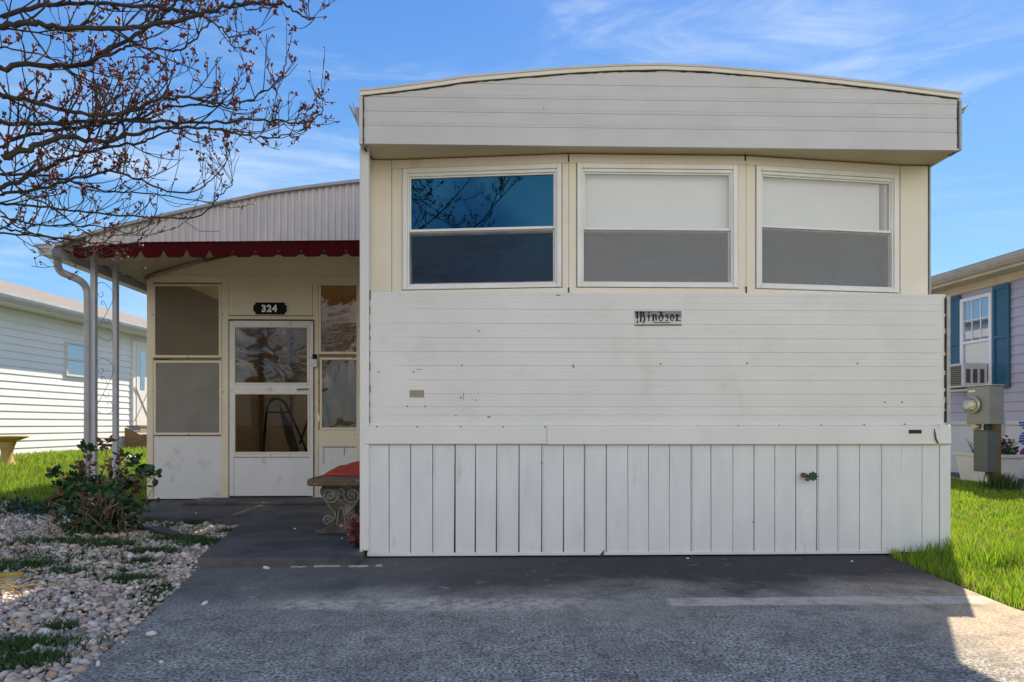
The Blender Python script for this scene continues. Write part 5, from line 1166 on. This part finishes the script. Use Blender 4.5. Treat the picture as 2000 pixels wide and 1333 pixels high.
# air conditioner hanging out of that window
a0 = rw(1895,770); ac = thing('window_air_conditioner', 'small boxy air conditioner sticking out of the blue shuttered window', 'air conditioner', MR @ Vector(((u0+u1)/2, .2, zb_+.15)))
ACP = mat('ac_casing', (.62,.60,.60), (.52,.50,.50), scale=5, rough=.45)
zc0, zc1 = zb_-.02, zb_+.30; lbox(MR, 'casing', ACP, ac, (u0+.05,.05,zc0), (u1-.05,.40,zc1), .012)
mb = MB(); mb.M = MR; mb.box((u0+.08,.401,zc0+.03),(u1-.08,.404,zc1-.03)); mb.build('grille', mat('dark_ac_grille', (.10,.08,.075), rough=.8), ac)
mb = MB(); mb.M = MR
for k in range(9): zz_ = zc0+.045+k*(zc1-zc0-.09)/8; mb.box((u0+.08,.404,zz_-.003),(u1-.08,.409,zz_+.003))
mb.build('grille_bars', mat('grey_ac_bars', (.3,.27,.26), rough=.6), ac)
mb = MB(); mb.M = MR
for k in range(3): mb.box((u0+.045,.10+k*.1,zc0+.06),(u0+.049,.16+k*.1,zc1-.08))
mb.build('side_louvre', mat('dark_ac_grille', (1,1,1)), ac)
lbox(MR, 'support_shelf', ACP, ac, (u0+.04,.05,zc0-.05), (u1-.04,.34,zc0-.015), .004)
# patio beside it
o = MB().prism(PATIO, 'z', -.1, .150).build('patio_kerb', mat('sunlit_tan_kerb', (.42,.36,.28), (.34,.29,.22), scale=8, rough=.85, bump=.2)); tag(o, kind='structure')
o = MB().prism([(x_+.13 if x_ < 7 else x_, y_) for x_, y_ in PATIO], 'z', .151, .158).build('patio_mat', mat('dark_patio_mat', (.065,.058,.055), (.09,.08,.075), scale=10, rough=.9)); tag(o, kind='structure')
# trough planter
pc = Vector((5.76, 7.62, .158)); tr_ = thing('trough_planter', 'long cream plastic trough planter on the dark patio behind the meter post', 'planter', pc)
CRP = mat('cream_planter_plastic', (.74,.70,.66), (.68,.64,.60), scale=5, rough=.5)
def trough(cx_, cy_, l, w, h_):
    V = []; prof = [(0,.80),(h_-.04,.95),(h_-.038,1.03),(h_,1.06),(h_,.98),(h_-.05,.90)]
    for (z, s_) in prof:
        for (x_, y_) in ((-1,-1),(1,-1),(1,1),(-1,1)): V.append((cx_+x_*w/2*s_, cy_+y_*l/2*(s_ if s_ > .9 else s_*.98), pc.z+z))
    Fc = [(3,2,1,0)]
    for i in range(len(prof)-1):
        for k in range(4): Fc.append((4*i+k,4*i+(k+1)%4,4*i+4+(k+1)%4,4*i+4+k))
    Fc.append((20,21,22,23)); return MB().add(V, Fc)
trough(pc.x, pc.y, .78, .26, .335).build('trough', CRP, tr_, bevel=.006)
box('soil', SOIL, tr_, (pc.x-.10, pc.y-.33, .43), (pc.x+.10, pc.y+.33, .45))
mb = MB(); tw = Vector((pc.x-.03, pc.y+.12, .45)); t_ = thing('bare_twig_plant', 'leafless dark twiggy plant growing in the trough planter', 'plant', tw)
for k in range(11):
    e = tw+Vector((random.gauss(0,.05), random.gauss(0,.13), random.uniform(.12,.32))); mb.tube(cr_([tw+Vector((0,random.gauss(0,.03),-.01)), tw.lerp(e,.5)+Vector((0,random.gauss(0,.02),0)), e], 3), [.006-.0007*i for i in range(7)], 5)
mb.build('stems', mat('dark_dry_stem', (.07,.055,.05), rough=.9), t_)
fpn = Vector((pc.x+.02, pc.y-.24, .45)); t_ = thing('red_flower_plant', 'small leafy plant with dark red flowers at the near end of the trough', 'plant', fpn)
P_ = np.array([fpn[:]])+rng.normal(0,1,(200,3))*np.array([.05,.06,.045])+np.array([0,0,.07]); leaf_cloud('leaves', P_, .05, island_mat('dull_green_leaves', [(.02,.06,.02),(.04,.10,.04),(.03,.07,.04)], rough=.5), t_)
P_ = np.array([fpn[:]])+rng.normal(0,1,(60,3))*np.array([.03,.05,.03])+np.array([0,0,.17]); leaf_cloud('flowers', P_, .035, island_mat('dark_red_petals', [(.25,.01,.02),(.16,.01,.03),(.3,.03,.03)], rough=.6), t_)
mb = MB()
for k in range(10): mb.tube([fpn+Vector((0,random.gauss(0,.03),-.01)), Vector(P_[k*5])], .003, 4)
mb.build('stems', mat('green_stem', (.05,.10,.03), rough=.6), t_)
# red and blue ornament at the wall
oq = D(2006,860,7.55); orn = thing('garden_spinner', 'red and blue striped garden ornament on a stake at the right edge', 'garden ornament', (oq.x, oq.y, .158))
MB().tube([(oq.x,oq.y,.15),(oq.x,oq.y,.95)], .006, 6).build('stake', mat('white_stake', (.7,.7,.7), rough=.5), orn)
mb = MB()
for k in range(12): zz_ = .52+k*.03; an = k*.5; mb.M = Matrix.Translation((oq.x,oq.y,zz_)) @ Matrix.Rotation(an,4,'Z'); mb.box((-.075,-.012,-.012),(.075,.012,.012))
mb.build('blue_vanes', mat('bright_blue_vane', (.02,.10,.5), rough=.4), orn, bevel=.003)
MB().lathe([(.01,0),(.06,.02),(.07,.05),(.05,.09),(.01,.1)], (oq.x,oq.y,.46), 14).build('red_ball', mat('red_ball_paint', (.55,.03,.06), rough=.4), orn, True)

# ------------------------------------------------------------------ electric meter post
mpx, mpy = 5.29, 6.86; mz = .13
mt = thing('meter_post', 'brown wooden post with round glass electric meter and two grey metal boxes', 'electric meter', (mpx, mpy, mz))
box('post', mat('brown_wood_post', (.22,.125,.045), (.15,.08,.03), scale=7, rough=.85, bump=.2, bscale=30, stretch=(3,3,.4)), mt, (mpx-.085,mpy-.045,.05), (mpx+.01,mpy+.045,.92), .004)
GRB = mat('grey_meter_paint', (.24,.24,.215), (.20,.20,.18), scale=6, rough=.45); GRB2 = mat('dark_grey_box_paint', (.085,.10,.098), (.07,.085,.08), scale=6, rough=.45)
d = 6.95
zt2, zb2 = H+(HY-755)*d/F, H+(HY-829)*d/F
mbx_l = mpx-.055-.165
b1 = box('meter_box', GRB, mt, (mbx_l, mpy-.17, zb2), (mpx-.060, mpy+.15, zt2), .006)
box('lid_lip', GRB, b1, (mbx_l-.008, mpy-.178, zt2+.001), (mpx-.054, mpy+.158, zt2+.012), .003); box('sticker', mat('white_sticker', (.7,.7,.68), rough=.5), b1, (mbx_l-.003, mpy+.02, zt2-.055), (mbx_l-.001, mpy+.12, zt2-.035))
mc = Vector((mbx_l-.002, mpy+.02, (zt2+zb2)/2+.005))
def lathe_x(prof, c_, n=28):      # lathe about the -x axis
    m_ = MB().lathe(prof, (0,0,0), n); m_.v = [(c_.x-v[2], c_.y+v[0], c_.z+v[1]) for v in m_.v]; return m_
me_ = lathe_x([(.088,0),(.09,.02),(.082,.03),(.078,.03)], mc).build('meter', mat('steel_meter_ring', (.45,.45,.42), rough=.3, metal=.6), mt, True)
lathe_x([(.060,.028),(.058,.04),(.02,.045),(.005,.046)], mc).build('dial', mat('cream_meter_dial', (.66,.62,.48), (.30,.26,.18), scale=30, rough=.5, lo=.55, hi=.7), me_, True)
lathe_x([(.074,.030),(.073,.075),(.066,.095),(.045,.104),(.01,.107)], mc).build('glass_cover', glass_mat('meter_glass', refl=.14, tint=(.92,.92,.85)), me_, True)
box('nipple', mat('dark_conduit', (.06,.06,.06), rough=.5), mt, (mpx-.14, mpy-.04, zb2-.06), (mpx-.08, mpy+.02, zb2), .01)
mb = lathe_x([(.030,0),(.034,.05),(.02,.07)], Vector((mpx-.15, mpy+.05, zb2-.025)), 12); mb.build('seal_cap', mat('yellow_cap', (.62,.45,.20), rough=.5), mt, True)
zt3, zb3 = H+(HY-842)*d/F, H+(HY-922)*d/F
b2 = box('lower_box', GRB2, mt, (mpx-.086-.12, mpy-.13, zb3), (mpx-.086, mpy+.07, zt3), .005); box('lid_lip', GRB2, b2, (mpx-.086-.128, mpy-.138, zt3+.001), (mpx-.084, mpy+.078, zt3+.010), .002)
MB().tube([(mpx-.13,mpy-.03,.08),(mpx-.13,mpy-.03,zb3)], .018, 10).build('conduit', mat('galvanised_conduit', (.45,.45,.46), rough=.35, metal=.7), mt, True)
box('side_cabinet', mat('pale_grey_cabinet', (.42,.43,.44), rough=.5), mt, (mpx+.011, mpy-.02, H+(HY-852)*d/F), (mpx+.08, mpy+.12, H+(HY-808)*d/F), .01)
# longer grass tuft round the post
n = 500; q = rng.normal(0, .07, (n,2)); V, Fc = blades(np.c_[mpx-.03+q[:,0], mpy-.1+q[:,1], np.full(n, gz(mpx,mpy)-.012)], .17*np.ones(n), .008); o = raw('grass_tuft', V, Fc, WEED); tag(o, 'taller dark grass tuft round the foot of the meter post', 'grass', kind='stuff')
